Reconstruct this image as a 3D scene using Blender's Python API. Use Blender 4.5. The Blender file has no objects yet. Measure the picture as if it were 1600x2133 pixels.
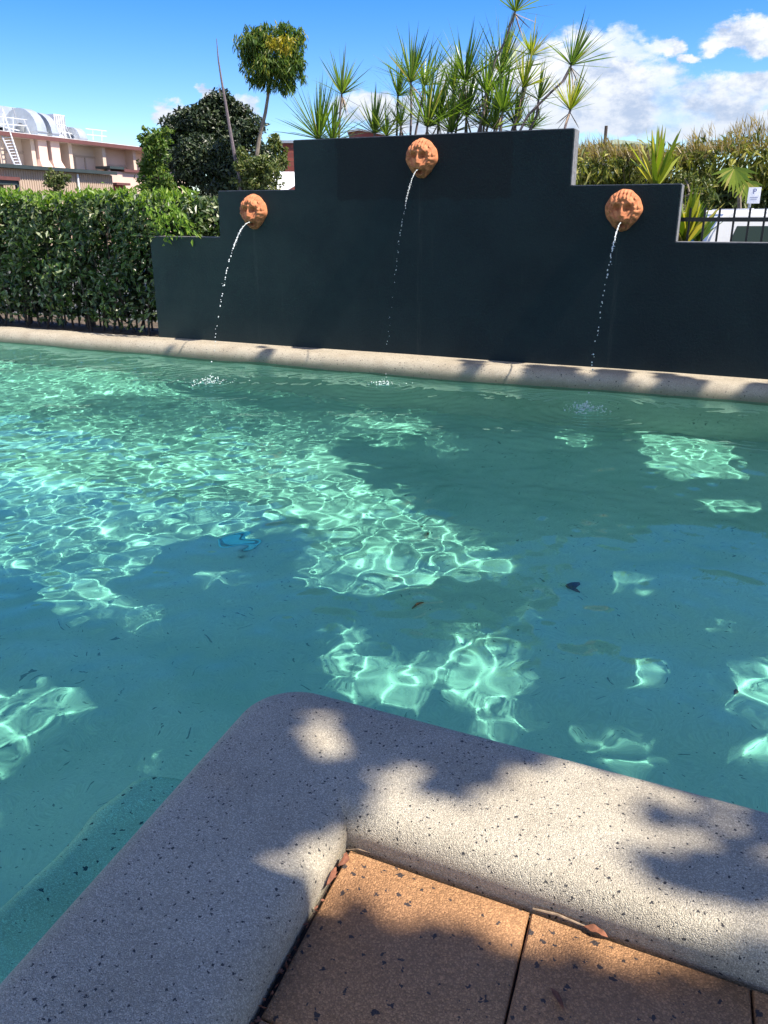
import bpy, bmesh, math, random
import numpy as np
from mathutils import Vector, Matrix

random.seed(7)
R = math.radians
scene = bpy.context.scene
COL = scene.collection

# ------------------------------------------------------------------ camera
CAMH = 1.25
PITCH = R(19.784)
cam = bpy.data.objects.new('camera', bpy.data.cameras.new('camera'))
COL.objects.link(cam)
scene.camera = cam
cam.data.sensor_fit = 'HORIZONTAL'
cam.data.sensor_width = 36
cam.data.lens = 38.25
cam.data.clip_end = 3000
cam.data.clip_start = 0.05
cam.location = (0, 0, CAMH)
cam.rotation_euler = (math.pi / 2 - PITCH, 0, 0)

# ------------------------------------------------------------------ light
SUN_EL, SUN_AZ = 55.0, -24.5          # azimuth counted from +X
SDIR = Vector((math.cos(R(SUN_EL)) * math.cos(R(SUN_AZ)), math.cos(R(SUN_EL)) * math.sin(R(SUN_AZ)), math.sin(R(SUN_EL))))
sl = bpy.data.lights.new('sun', 'SUN')
sl.energy = 5.0
sl.angle = R(0.53)
sl.color = (1.0, 0.91, 0.78)
sl.cycles.is_caustics_light = True
sun = bpy.data.objects.new('sun', sl)
COL.objects.link(sun)
sun.rotation_euler = SDIR.to_track_quat('Z', 'Y').to_euler()
sun.location = (20, -10, 30)

scene.view_settings.view_transform = 'Standard'
scene.view_settings.look = 'None'
scene.view_settings.exposure = 0.95
scene.view_settings.gamma = 1.0
scene.view_settings.use_curve_mapping = False

world = bpy.data.worlds.new('World')
scene.world = world
world.use_nodes = True


class NT:
    """small helper round a node tree"""
    def __init__(self, tree):
        self.t = tree
        tree.nodes.clear()

    def n(self, kind, **kw):
        nd = self.t.nodes.new(kind)
        for k, v in kw.items():
            setattr(nd, k, v)
        return nd

    def put(self, sock, v):
        if v is None:
            return
        if isinstance(v, bpy.types.NodeSocket):
            self.t.links.new(v, sock)
        else:
            if isinstance(v, (tuple, list)) and sock.type == 'RGBA' and len(v) == 3:
                v = (*v, 1)
            sock.default_value = v

    def math(self, op, a, b=None, c=None, clamp=False):
        nd = self.n('ShaderNodeMath', operation=op, use_clamp=clamp)
        for i, v in enumerate((a, b, c)):
            self.put(nd.inputs[i], v)
        return nd.outputs[0]

    def vmath(self, op, a, b=None):
        nd = self.n('ShaderNodeVectorMath', operation=op)
        self.put(nd.inputs[0], a)
        if b is not None:
            self.put(nd.inputs[1], b)
        return nd.outputs['Value'] if op in ('LENGTH', 'DISTANCE', 'DOT_PRODUCT') else nd.outputs[0]

    def mix(self, f, a, b, mode='MIX'):
        nd = self.n('ShaderNodeMix', data_type='RGBA', blend_type=mode)
        self.put(nd.inputs[0], f)
        self.put(nd.inputs[6], a)
        self.put(nd.inputs[7], b)
        return nd.outputs[2]

    def noise(self, vec, scale, detail=4, rough=0.55, out='Fac', dist=0.0):
        nd = self.n('ShaderNodeTexNoise')
        self.put(nd.inputs['Vector'], vec)
        nd.inputs['Scale'].default_value = scale
        nd.inputs['Detail'].default_value = detail
        nd.inputs['Roughness'].default_value = rough
        nd.inputs['Distortion'].default_value = dist
        return nd.outputs[out]

    def voro(self, vec, scale, out='Distance', feature='F1', rand=1.0):
        nd = self.n('ShaderNodeTexVoronoi', feature=feature)
        self.put(nd.inputs['Vector'], vec)
        nd.inputs['Scale'].default_value = scale
        nd.inputs['Randomness'].default_value = rand
        return nd

    def ramp(self, f, lo, hi, smooth=True, a=0.0, b=1.0):
        nd = self.n('ShaderNodeMapRange', interpolation_type='SMOOTHSTEP' if smooth else 'LINEAR')
        self.put(nd.inputs[0], f)
        nd.inputs[1].default_value = lo
        nd.inputs[2].default_value = hi
        nd.inputs[3].default_value = a
        nd.inputs[4].default_value = b
        return nd.outputs[0]

    def bump(self, h, strength, dist):
        nd = self.n('ShaderNodeBump')
        nd.inputs['Strength'].default_value = strength
        nd.inputs['Distance'].default_value = dist
        self.put(nd.inputs['Height'], h)
        return nd.outputs[0]


# ---- pixel <-> direction helpers (photo pixels of the 1600x2133 frame), used to survey the place
FPX = 1700.0


def ray(u, v):
    x = (u - 800) / FPX
    y = (1066.5 - v) / FPX
    return (x, math.cos(PITCH) + y * math.sin(PITCH), -math.sin(PITCH) + y * math.cos(PITCH))


def at_z(u, v, z):
    d = ray(u, v)
    k = (z - CAMH) / d[2]
    return Vector((d[0] * k, d[1] * k, z))


def at_y(u, v, Y):
    d = ray(u, v)
    k = Y / d[1]
    return Vector((d[0] * k, Y, CAMH + d[2] * k))


def az_el(u, v):
    d = Vector(ray(u, v)).normalized()
    return math.atan2(d.x, d.y), math.asin(d.z)


# ---- sky with clouds
w = NT(world.node_tree)
sky = w.n('ShaderNodeTexSky', sky_type='NISHITA')
sky.sun_disc = False
sky.sun_elevation = R(SUN_EL)
sky.sun_rotation = R(90 - SUN_AZ)
sky.altitude = 100
sky.air_density = 1.0
sky.dust_density = 0.3
sky.ozone_density = 4.0
hs = w.n('ShaderNodeHueSaturation')
hs.inputs['Saturation'].default_value = 1.45
hs.inputs['Hue'].default_value = 0.519
hs.inputs['Value'].default_value = 1.0
w.put(hs.inputs['Color'], sky.outputs[0])
tc = w.n('ShaderNodeTexCoord')
dirv = tc.outputs['Generated']
sx = w.n('ShaderNodeSeparateXYZ')
w.put(sx.inputs[0], dirv)
azn = w.math('ARCTAN2', sx.outputs[0], sx.outputs[1])
eln = w.math('ARCSINE', sx.outputs[2])
cb = w.n('ShaderNodeCombineXYZ')
w.put(cb.inputs[0], azn)
w.put(cb.inputs[1], w.math('MULTIPLY', eln, 1.6))
plane = cb.outputs[0]
warp = w.noise(plane, 14, 7, 0.62, out='Color')
warpv = w.vmath('SUBTRACT', warp, (0.5, 0.5, 0.5))
sc_ = w.n('ShaderNodeVectorMath', operation='SCALE')
w.put(sc_.inputs[0], warpv)
sc_.inputs['Scale'].default_value = 0.085
pw = w.vmath('ADD', plane, sc_.outputs[0])
blobs = [(1220, 135, 130, 62), (1130, 165, 110, 72), (1060, 225, 110, 56), (1300, 205, 130, 60), (1390, 215, 120, 42), (1470, 225, 110, 48),
         (1555, 195, 75, 32), (1600, 245, 80, 24), (1250, 258, 190, 26), (900, 242, 110, 46), (760, 225, 70, 42), (960, 170, 60, 50),
         (1575, 80, 75, 34), (1530, 98, 50, 18), (1380, 100, 36, 16), (1430, 122, 28, 12), (358, 238, 42, 24), (500, 226, 30, 40), (445, 195, 24, 12),
         (-260, 250, 160, 40), (2100, 160, 260, 70), (2600, 60, 240, 90)]
mask = None
for (u, v, rx, ry) in blobs:
    a, e = az_el(u, v)
    mp = w.n('ShaderNodeMapping', vector_type='TEXTURE')
    w.put(mp.inputs[0], pw)
    mp.inputs['Location'].default_value = (a, e * 1.6, 0)
    mp.inputs['Scale'].default_value = (rx / 1750.0, ry * 1.6 / 1850.0, 1)
    sp = w.n('ShaderNodeVectorMath', operation='MULTIPLY')
    w.put(sp.inputs[0], mp.outputs[0])
    sp.inputs[1].default_value = (1, 1, 0)
    d = w.math('SUBTRACT', 1.25, w.vmath('LENGTH', sp.outputs[0]))
    mask = d if mask is None else w.math('SMOOTH_MAX', mask, d, 0.25)
# extra cloud outside the view, thickened to give white fill light
gen = w.noise(w.vmath('MULTIPLY', dirv, (1, 1, 2.2)), 2.3, 8, 0.6)
far = w.ramp(azn, 0.5, 0.9)
gen2 = w.math('MULTIPLY', w.ramp(gen, 0.44, 0.60), w.math('MAXIMUM', far, w.ramp(azn, -0.55, -1.1)))
fine = w.noise(plane, 46, 7, 0.62)
m1 = w.ramp(w.math('ADD', mask, w.math('MULTIPLY', w.math('SUBTRACT', fine, 0.5), 1.0)), 0.06, 0.5)
cm = w.math('MAXIMUM', m1, gen2, clamp=True)
thick = w.ramp(mask, 0.2, 1.3)
shade = w.noise(plane, 20, 6, 0.65)
low = w.ramp(eln, 0.06, 0.19)
cf = w.math('MULTIPLY', w.ramp(shade, 0.34, 0.58), w.math('MULTIPLY_ADD', low, 0.55, 0.45), clamp=True)
ccol = w.mix(cf, (2.3, 2.75, 3.6), (5.0, 5.0, 5.0))
cm = w.math('MULTIPLY', cm, w.math('MULTIPLY_ADD', w.ramp(w.noise(plane, 9, 6, 0.62), 0.34, 0.52), 0.4, 0.6))
skyc = w.mix(w.math('MULTIPLY', cm, 0.95), hs.outputs[0], ccol)
bg = w.n('ShaderNodeBackground')
w.put(bg.inputs[0], skyc)
bg.inputs[1].default_value = 0.12
wo = w.n('ShaderNodeOutputWorld')
w.put(wo.inputs[0], bg.outputs[0])


# ------------------------------------------------------------------ object helpers
def link(o, parent=None):
    COL.objects.link(o)
    if parent is not None:
        o.parent = parent
    return o


def tag(o, label=None, cat=None, group=None, kind=None):
    if label:
        o['label'] = label
    if cat:
        o['category'] = cat
    if group:
        o['group'] = group
    if kind:
        o['kind'] = kind
    return o


def empty(name, loc=(0, 0, 0), rz=0.0):
    o = bpy.data.objects.new(name, None)
    o.empty_display_size = 0.1
    o.location = loc
    o.rotation_euler = (0, 0, rz)
    return link(o)


def mesh_obj(name, V, F, mat, parent=None, smooth=False, angle=None):
    me = bpy.data.meshes.new(name)
    V = np.asarray(V, dtype=np.float32).reshape(-1, 3)
    if isinstance(F, np.ndarray):
        n, k = F.shape
        me.vertices.add(len(V))
        me.vertices.foreach_set('co', V.ravel())
        me.loops.add(n * k)
        me.loops.foreach_set('vertex_index', F.astype(np.int32).ravel())
        me.polygons.add(n)
        me.polygons.foreach_set('loop_start', np.arange(0, n * k, k, dtype=np.int32))
        me.update(calc_edges=True)
    else:
        me.from_pydata(V.tolist(), [], F)
        me.update()
    if smooth:
        me.shade_smooth()
        if angle:
            me.set_sharp_from_angle(angle=R(angle))
    else:
        me.shade_flat()
    if mat:
        me.materials.append(mat)
    return link(bpy.data.objects.new(name, me), parent)


class MB:
    """collects boxes, tubes, prisms of ONE part"""
    def __init__(self):
        self.V, self.F = [], []

    def add(self, V, F):
        o = len(self.V)
        self.V += [tuple(v) for v in V]
        self.F += [tuple(i + o for i in f) for f in F]
        return self

    def box(self, c, s, M=None):
        V = []
        for z in (-.5, .5):
            for (x, y) in ((-.5, -.5), (.5, -.5), (.5, .5), (-.5, .5)):
                v = Vector((x * s[0], y * s[1], z * s[2]))
                if M is not None:
                    v = M @ v
                V.append(v + Vector(c))
        return self.add(V, [(3, 2, 1, 0), (4, 5, 6, 7), (0, 1, 5, 4), (1, 2, 6, 5), (2, 3, 7, 6), (3, 0, 4, 7)])

    def tube(self, pts, rad, n=6, cap=True):
        pts = [Vector(p) for p in pts]
        if not hasattr(rad, '__len__'):
            rad = [rad] * len(pts)
        V, F = [], []
        prev = None
        for i, p in enumerate(pts):
            d = (pts[min(i + 1, len(pts) - 1)] - pts[max(i - 1, 0)])
            if d.length < 1e-9:
                d = Vector((0, 0, 1))
            d.normalize()
            a = d.cross(Vector((0, 0, 1)) if abs(d.z) < .95 else Vector((1, 0, 0))).normalized()
            if prev is not None:
                a = (prev - d * prev.dot(d)).normalized()
            prev = a
            b = d.cross(a)
            for k in range(n):
                t = 2 * math.pi * k / n
                V.append(p + (a * math.cos(t) + b * math.sin(t)) * rad[i])
        for i in range(len(pts) - 1):
            for k in range(n):
                F.append((i * n + k, i * n + (k + 1) % n, (i + 1) * n + (k + 1) % n, (i + 1) * n + k))
        if cap:
            F.append(tuple(range(n - 1, -1, -1)))
            F.append(tuple((len(pts) - 1) * n + k for k in range(n)))
        return self.add(V, F)

    def prism(self, poly, off):
        """poly: list of 3D points, extruded by vector off"""
        n = len(poly)
        V = [Vector(p) for p in poly] + [Vector(p) + Vector(off) for p in poly]
        F = [tuple(range(n)), tuple(range(2 * n - 1, n - 1, -1))]
        for i in range(n):
            j = (i + 1) % n
            F.append((i, i + n, j + n, j))
        return self.add(V, F)

    def build(self, name, mat, parent=None, smooth=False, angle=40, bevel=0.0):
        me = bpy.data.meshes.new(name)
        me.from_pydata([tuple(v) for v in self.V], [], self.F)
        bm = bmesh.new()
        bm.from_mesh(me)
        if bevel > 0:
            bmesh.ops.bevel(bm, geom=list(bm.edges), offset=bevel, segments=2, affect='EDGES', clamp_overlap=True)
        bmesh.ops.recalc_face_normals(bm, faces=bm.faces)
        bm.to_mesh(me)
        bm.free()
        if smooth:
            me.shade_smooth()
            me.set_sharp_from_angle(angle=R(angle))
        else:
            me.shade_flat()
        me.materials.append(mat)
        return link(bpy.data.objects.new(name, me), parent)


# ------------------------------------------------------------------ materials
def material(name):
    m = bpy.data.materials.new(name)
    m.use_nodes = True
    t = NT(m.node_tree)
    out = t.n('ShaderNodeOutputMaterial')
    return m, t, out


def principled(t, out, color, rough=0.6, normal=None, metal=0.0, spec=0.5):
    p = t.n('ShaderNodeBsdfPrincipled')
    t.put(p.inputs['Base Color'], color)
    t.put(p.inputs['Roughness'], rough)
    t.put(p.inputs['Metallic'], metal)
    t.put(p.inputs['Specular IOR Level'], spec)
    if normal is not None:
        t.put(p.inputs['Normal'], normal)
    t.put(out.inputs[0], p.outputs[0])
    return p


def simple(name, color, rough=0.6, var=0.25, scale=6.0, metal=0.0, spec=0.5, bump=0.0, bscale=60.0, bdist=0.004):
    m, t, out = material(name)
    co = t.n('ShaderNodeTexCoord').outputs['Object']
    nz = t.noise(co, scale, 6, 0.6)
    col = t.mix(t.ramp(nz, 0.3, 0.7), tuple(c * (1 - var) for c in color), tuple(min(1, c * (1 + var)) for c in color))
    nrm = None
    if bump > 0:
        nrm = t.bump(t.noise(co, bscale, 5, 0.6), bump, bdist)
    principled(t, out, col, rough, nrm, metal, spec)
    return m


def leaf_mat(name, cols, trans=0.3, rough=0.45, spec=0.4):
    """cols: list of (position, colour) picked at random per leaf"""
    m, t, out = material(name)
    g = t.n('ShaderNodeNewGeometry')
    cr = t.n('ShaderNodeValToRGB')
    while len(cr.color_ramp.elements) > 1:
        cr.color_ramp.elements.remove(cr.color_ramp.elements[0])
    cr.color_ramp.elements[0].position = cols[0][0]
    cr.color_ramp.elements[0].color = (*cols[0][1], 1)
    for p, c in cols[1:]:
        e = cr.color_ramp.elements.new(p)
        e.color = (*c, 1)
    t.put(cr.inputs[0], g.outputs['Random Per Island'])
    p = t.n('ShaderNodeBsdfPrincipled')
    t.put(p.inputs['Base Color'], cr.outputs[0])
    p.inputs['Roughness'].default_value = rough
    p.inputs['Specular IOR Level'].default_value = spec
    tr = t.n('ShaderNodeBsdfTranslucent')
    t.put(tr.inputs[0], t.mix(1.0, cr.outputs[0], (1.5, 1.5, 0.5), 'MULTIPLY'))
    mx = t.n('ShaderNodeMixShader')
    mx.inputs[0].default_value = trans
    t.put(mx.inputs[1], p.outputs[0])
    t.put(mx.inputs[2], tr.outputs[0])
    t.put(out.inputs[0], mx.outputs[0])
    return m


M = {}


def stone_mat(name, base, grain, speck_scale, speck_amt, speck_size, bump=0.6, pale=0.0, spk=(0.018, 0.02, 0.028), gs=420.0, stain=None, line=None):
    """exposed pebble / terrazzo finish with dark chips"""
    m, t, out = material(name)
    co = t.n('ShaderNodeTexCoord').outputs['Object']
    v1 = t.voro(co, gs)
    gr = t.mix(t.ramp(v1.outputs['Distance'], 0.0, 0.9, False), tuple(min(1, c * (1 + grain)) for c in base), tuple(c * (1 - grain) for c in base))
    cell = t.n('ShaderNodeSeparateColor')
    t.put(cell.inputs[0], v1.outputs['Color'])
    gr = t.mix(t.math('MULTIPLY', cell.outputs[0], 0.55), gr, tuple(c * 0.45 for c in base))
    gr = t.mix(t.math('MULTIPLY', t.math('GREATER_THAN', cell.outputs[1], 0.8), 0.45), gr, tuple(min(1, c * 1.7) for c in base))
    big = t.noise(co, 3.5, 5, 0.6)
    gr = t.mix(t.ramp(big, 0.35, 0.7), gr, t.mix(1.0, gr, (0.84, 0.82, 0.8), 'MULTIPLY'))
    # dark chips: irregular spots, only in some of the cells
    wv = t.noise(co, speck_scale * 2.2, 2, 0.5, out='Color')
    wsc = t.n('ShaderNodeVectorMath', operation='SCALE')
    t.put(wsc.inputs[0], t.vmath('SUBTRACT', wv, (0.5, 0.5, 0.5)))
    wsc.inputs['Scale'].default_value = 0.9 / speck_scale
    v2 = t.voro(t.vmath('ADD', co, wsc.outputs[0]), speck_scale)
    c2 = t.n('ShaderNodeSeparateColor')
    t.put(c2.inputs[0], v2.outputs['Color'])
    size = t.math('MULTIPLY_ADD', c2.outputs[1], speck_size * 0.9, speck_size * 0.45)
    inside = t.math('LESS_THAN', v2.outputs['Distance'], size)
    dark = t.math('MULTIPLY', inside, t.math('LESS_THAN', c2.outputs[0], speck_amt))
    col = t.mix(t.math('MULTIPLY', dark, 0.93), gr, spk)
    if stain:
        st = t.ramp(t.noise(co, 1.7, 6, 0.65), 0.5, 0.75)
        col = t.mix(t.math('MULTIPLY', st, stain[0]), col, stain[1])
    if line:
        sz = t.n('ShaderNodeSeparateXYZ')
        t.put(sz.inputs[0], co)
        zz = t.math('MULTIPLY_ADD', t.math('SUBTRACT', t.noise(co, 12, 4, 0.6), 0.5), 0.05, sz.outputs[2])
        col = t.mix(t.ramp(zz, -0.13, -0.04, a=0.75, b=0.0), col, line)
    h = t.math('ADD', t.math('MULTIPLY', v1.outputs['Distance'], -1.0), t.math('MULTIPLY', t.noise(co, gs * 0.35, 3, 0.6), 0.8))
    principled(t, out, col, 0.72, t.bump(h, bump, 0.0018), spec=0.35)
    return m


M['coping'] = stone_mat('pebble_coping', (0.50, 0.455, 0.36), 0.38, 74.0, 0.78, 0.19, bump=1.0)
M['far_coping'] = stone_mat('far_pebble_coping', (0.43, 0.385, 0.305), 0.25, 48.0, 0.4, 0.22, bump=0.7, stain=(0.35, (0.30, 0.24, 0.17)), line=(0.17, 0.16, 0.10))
M['tile'] = stone_mat('orange_paver', (0.42, 0.232, 0.115), 0.30, 40.0, 0.68, 0.21, bump=0.95, gs=300.0, spk=(0.03, 0.03, 0.036))
M['joint'] = simple('dark_joint', (0.045, 0.035, 0.028), 0.9)


def floor_material():
    m, t, out = material('pool_pebble')
    co = t.n('ShaderNodeTexCoord').outputs['Object']
    v1 = t.voro(co, 150.0)
    c = t.n('ShaderNodeSeparateColor')
    t.put(c.inputs[0], v1.outputs['Color'])
    col = t.mix(c.outputs[0], (0.58, 0.54, 0.43), (0.68, 0.62, 0.50))
    st = t.mapping = t.n('ShaderNodeMapping')
    t.put(st.inputs[0], co)
    st.inputs['Scale'].default_value = (1, 1.7, 1)
    v2 = t.voro(t.vmath('ADD', st.outputs[0], t.vmath('MULTIPLY', t.noise(co, 30, 2, out='Color'), (0.05, 0.05, 0.05))), 26.0)
    c2 = t.n('ShaderNodeSeparateColor')
    t.put(c2.inputs[0], v2.outputs['Color'])
    dk = t.math('MULTIPLY', t.math('LESS_THAN', v2.outputs['Distance'], 0.16), t.math('LESS_THAN', c2.outputs[0], 0.65))
    col = t.mix(t.math('MULTIPLY', dk, 0.7), col, (0.06, 0.1, 0.11))
    big = t.noise(co, 1.1, 6, 0.6)
    col = t.mix(t.math('MULTIPLY', t.ramp(big, 0.4, 0.75), 0.4), col, (0.26, 0.36, 0.27))
    principled(t, out, col, 0.8, t.bump(v1.outputs['Distance'], 0.4, 0.002), spec=0.2)
    return m


M['floor'] = floor_material()
M['ledge'] = stone_mat('submerged_pebble', (0.74, 0.68, 0.55), 0.25, 48.0, 0.4, 0.22, bump=0.5)


def water_material():
    m, t, out = material('pool_water')
    gl = t.n('ShaderNodeBsdfGlass')
    gl.inputs['IOR'].default_value = 1.333
    gl.inputs['Roughness'].default_value = 0.0
    gl.inputs['Color'].default_value = (0.53, 0.965, 0.925, 1)
    t.put(out.inputs[0], gl.outputs[0])
    return m


M['water'] = water_material()


def wall_material():
    m, t, out = material('charcoal_render')
    co = t.n('ShaderNodeTexCoord').outputs['Object']
    s = t.n('ShaderNodeSeparateXYZ')
    t.put(s.inputs[0], co)
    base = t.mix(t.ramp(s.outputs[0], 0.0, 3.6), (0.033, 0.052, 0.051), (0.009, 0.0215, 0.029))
    n1 = t.noise(co, 1.6, 6, 0.6)
    base = t.mix(t.ramp(n1, 0.35, 0.65), base, t.mix(1.0, base, (0.66, 0.74, 0.8), 'MULTIPLY'))
    # the patch that was painted again
    jag = t.math('MULTIPLY', t.math('SUBTRACT', t.noise(co, 7, 5, 0.6), 0.5), 0.14)
    px = t.math('ADD', s.outputs[0], jag)
    pz = t.math('ADD', s.outputs[2], jag)
    inx = t.math('MULTIPLY', t.ramp(px, 2.26, 2.29), t.ramp(px, 3.96, 3.99, a=1, b=0))
    inz = t.ramp(pz, 1.40, 1.43)
    base = t.mix(t.math('MULTIPLY', t.math('MULTIPLY', inx, inz), 0.75), base, (0.007, 0.012, 0.017))
    # chalky scuffs, runs and splash marks low on the wall
    n2 = t.noise(co, 9, 8, 0.75)
    sc = t.math('MULTIPLY', t.ramp(n2, 0.60, 0.78), t.ramp(s.outputs[2], 0.0, 0.75, a=0.8, b=0.14))
    base = t.mix(t.math('MULTIPLY', sc, 0.42), base, (0.06, 0.07, 0.07))
    mp = t.n('ShaderNodeMapping')
    t.put(mp.inputs[0], co)
    mp.inputs['Scale'].default_value = (14, 1, 0.8)
    st = t.ramp(t.noise(mp.outputs[0], 1.0, 4, 0.6), 0.62, 0.78)
    base = t.mix(t.math('MULTIPLY', st, 0.12), base, (0.06, 0.07, 0.07))
    # lime runs below the spouts
    for sx_ in (1.34, 3.14, 4.95):
        dx = t.math('ABSOLUTE', t.math('SUBTRACT', t.math('ADD', s.outputs[0], t.math('MULTIPLY', jag, 0.25)), sx_ - 0.01))
        run = t.math('MULTIPLY', t.ramp(dx, 0.0, 0.035, a=1, b=0), t.ramp(t.noise(mp.outputs[0], 2.2, 4, 0.7), 0.38, 0.7))
        run = t.math('MULTIPLY', run, t.ramp(s.outputs[2], 1.25 if sx_ < 2 or sx_ > 4 else 1.68, 1.1 if sx_ < 2 or sx_ > 4 else 1.5, a=0, b=0.4))
        base = t.mix(run, base, (0.06, 0.075, 0.075))
    h = t.math('ADD', t.noise(co, 45, 5, 0.65), t.math('MULTIPLY', t.noise(co, 190, 3, 0.6), 0.35))
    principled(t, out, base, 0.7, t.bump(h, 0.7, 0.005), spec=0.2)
    return m


M['wall'] = wall_material()
M['wall_edge'] = simple('bare_render_edge', (0.16, 0.165, 0.18), 0.85, 0.3, 20, bump=0.5, bscale=120)
M['terracotta'] = simple('terracotta', (0.50, 0.185, 0.08), 0.75, 0.28, 22, bump=0.35, bscale=260, bdist=0.002)
def terracotta_mat():
    m, t, out = material('terracotta_worn')
    co = t.n('ShaderNodeTexCoord').outputs['Object']
    s_ = t.n('ShaderNodeSeparateXYZ')
    t.put(s_.inputs[0], co)
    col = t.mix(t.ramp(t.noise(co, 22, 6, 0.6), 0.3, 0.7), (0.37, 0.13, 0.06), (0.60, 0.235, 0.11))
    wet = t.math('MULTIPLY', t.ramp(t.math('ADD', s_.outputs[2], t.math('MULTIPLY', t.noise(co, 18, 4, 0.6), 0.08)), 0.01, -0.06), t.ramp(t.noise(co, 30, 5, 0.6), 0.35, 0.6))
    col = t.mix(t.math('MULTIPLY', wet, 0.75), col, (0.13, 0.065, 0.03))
    principled(t, out, col, 0.75, t.bump(t.noise(co, 260, 5, 0.6), 0.4, 0.002), spec=0.3)
    return m


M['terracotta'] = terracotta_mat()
M['iron'] = simple('black_iron', (0.012, 0.012, 0.016), 0.4, 0.3, 30)
M['soil'] = simple('bark_soil', (0.10, 0.075, 0.05), 0.95, 0.5, 14, bump=0.8, bscale=40, bdist=0.03)
M['asphalt'] = simple('asphalt_and_grass', (0.075, 0.078, 0.07), 0.95, 0.35, 0.4, bump=0.5, bscale=30)
M['deck'] = simple('concrete_deck', (0.3, 0.25, 0.2), 0.9, 0.25, 3, bump=0.4)
M['bark'] = simple('grey_bark', (0.22, 0.18, 0.14), 0.9, 0.35, 9, bump=0.6, bscale=50, bdist=0.01)
M['darkbark'] = simple('dark_bark', (0.07, 0.055, 0.045), 0.9, 0.35, 12, bump=0.6, bscale=50, bdist=0.01)
M['cane'] = simple('purple_cane', (0.15, 0.12, 0.13), 0.7, 0.35, 30, bump=0.5, bscale=70)
M['dead'] = simple('dry_leaf', (0.20, 0.075, 0.04), 0.8, 0.4, 60)
M['deadpale'] = simple('dry_stem', (0.26, 0.19, 0.13), 0.8, 0.4, 60)

# ------------------------------------------------------------------ frames of the place
B0 = Vector((-2.522, 9.267, 0.0))          # foot of the wall's left end, at coping level
TH = R(-24.15)
E_ = Vector((math.cos(TH), math.sin(TH), 0))
N_ = Vector((-math.sin(TH), math.cos(TH), 0))      # away from the pool


def W(s, t, z=0.0):
    """wall frame: s along the wall, t behind it, z up"""
    return B0 + E_ * s + N_ * t + Vector((0, 0, z))


def wpx(u, v, t=0.0):
    """survey: photo pixel -> point at depth t behind the wall face"""
    d = Vector(ray(u, v))
    c = N_.dot(B0) + t
    k = c / N_.dot(d)
    return Vector((d.x * k, d.y * k, CAMH + d.z * k))


def to_wall(p):
    q = Vector(p) - B0
    return q.dot(E_), q.dot(N_), q.z


WL = -0.13          # water level
FL = -1.42          # pool floor

# near coping: L shape
RD = Vector((math.cos(R(-24.9)), math.sin(R(-24.9)), 0))        # along the right arm
LD = Vector((math.cos(R(-109.2)), math.sin(R(-109.2)), 0))      # along the left arm
RN = Vector((-RD.y, RD.x, 0))       # outward (to the pool) from right arm
LN = Vector((LD.y, -LD.x, 0))       # outward from left arm
if LN.x > 0:
    LN = -LN
CI = Vector((-0.084, 1.490, 0.0))   # inner corner at the pavers
CW = 0.445


def isect(p, d, q, e):
    den = d.x * e.y - d.y * e.x
    k = ((q.x - p.x) * e.y - (q.y - p.y) * e.x) / den
    return p + d * k


# ------------------------------------------------------------------ ground, pool shell
def sheet(name, pts, z, mat, kind='structure'):
    o = mesh_obj(name, [(p[0], p[1], z) for p in pts], [tuple(range(len(pts)))], mat)
    tag(o, kind=kind)
    return o


# land behind the wall and hedge, down at car park level, out to the horizon
gp = [W(-900, 1.3), W(900, 1.3), W(900, 1400), W(-900, 1400)]
sheet('ground', [(p.x, p.y) for p in gp], -0.7, M['asphalt'])
bed = MB()
bed.prism([W(-9, -0.03, -0.03), W(14, -0.03, -0.03), W(14, 1.35, -0.03), W(-9, 1.35, -0.03)], (0, 0, -0.75))
tag(bed.build('garden_bed', M['soil']), kind='structure')

# pool shell: floor and walls
fl = mesh_obj('pool_floor', [(-9, -3, FL), (8, -3, FL), (8, 14, FL), (-9, 14, FL)], [(0, 1, 2, 3)], M['floor'])
tag(fl, kind='structure')
fl.cycles.is_caustics_receiver = True

# ------------------------------------------------------------------ far coping (bullnose) with the pool wall under it
prof = [(0.0, -0.06), (0.0, 0.0), (-0.25, 0.002)]
for k in range(1, 10):
    a = k / 9 * math.pi / 2
    prof.append((-0.25 - 0.12 * math.sin(a), 0.002 - 0.12 * (1 - math.cos(a))))
prof += [(-0.372, -0.17), (-0.365, -0.24), (-0.34, -0.26)]
Vv, Ff = [], []
ss = np.linspace(-7.5, 9.5, 69)
for s in ss:
    for (t, z) in prof:
        wob = 0.006 * math.sin(s * 1.3) + 0.003 * math.sin(s * 4.1 + 1)
        Vv.append(W(s, t + wob, z + 0.002 * math.sin(s * 2.7)))
k = len(prof)
for i in range(len(ss) - 1):
    for j in range(k - 1):
        Ff.append((i * k + j, (i + 1) * k + j, (i + 1) * k + j + 1, i * k + j + 1))
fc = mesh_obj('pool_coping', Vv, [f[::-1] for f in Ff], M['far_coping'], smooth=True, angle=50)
tag(fc, 'long pale pebble coping with rounded edge along the foot of the dark wall and hedge', 'coping')
fw = MB()
fw.prism([W(-7.5, -0.35, -0.25), W(9.5, -0.35, -0.25), W(9.5, -0.25, -0.25), W(-7.5, -0.25, -0.25)], (0, 0, FL + 0.25))
o = fw.build('pool_wall', M['floor'])
tag(o, kind='structure')
o.cycles.is_caustics_receiver = True


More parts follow.
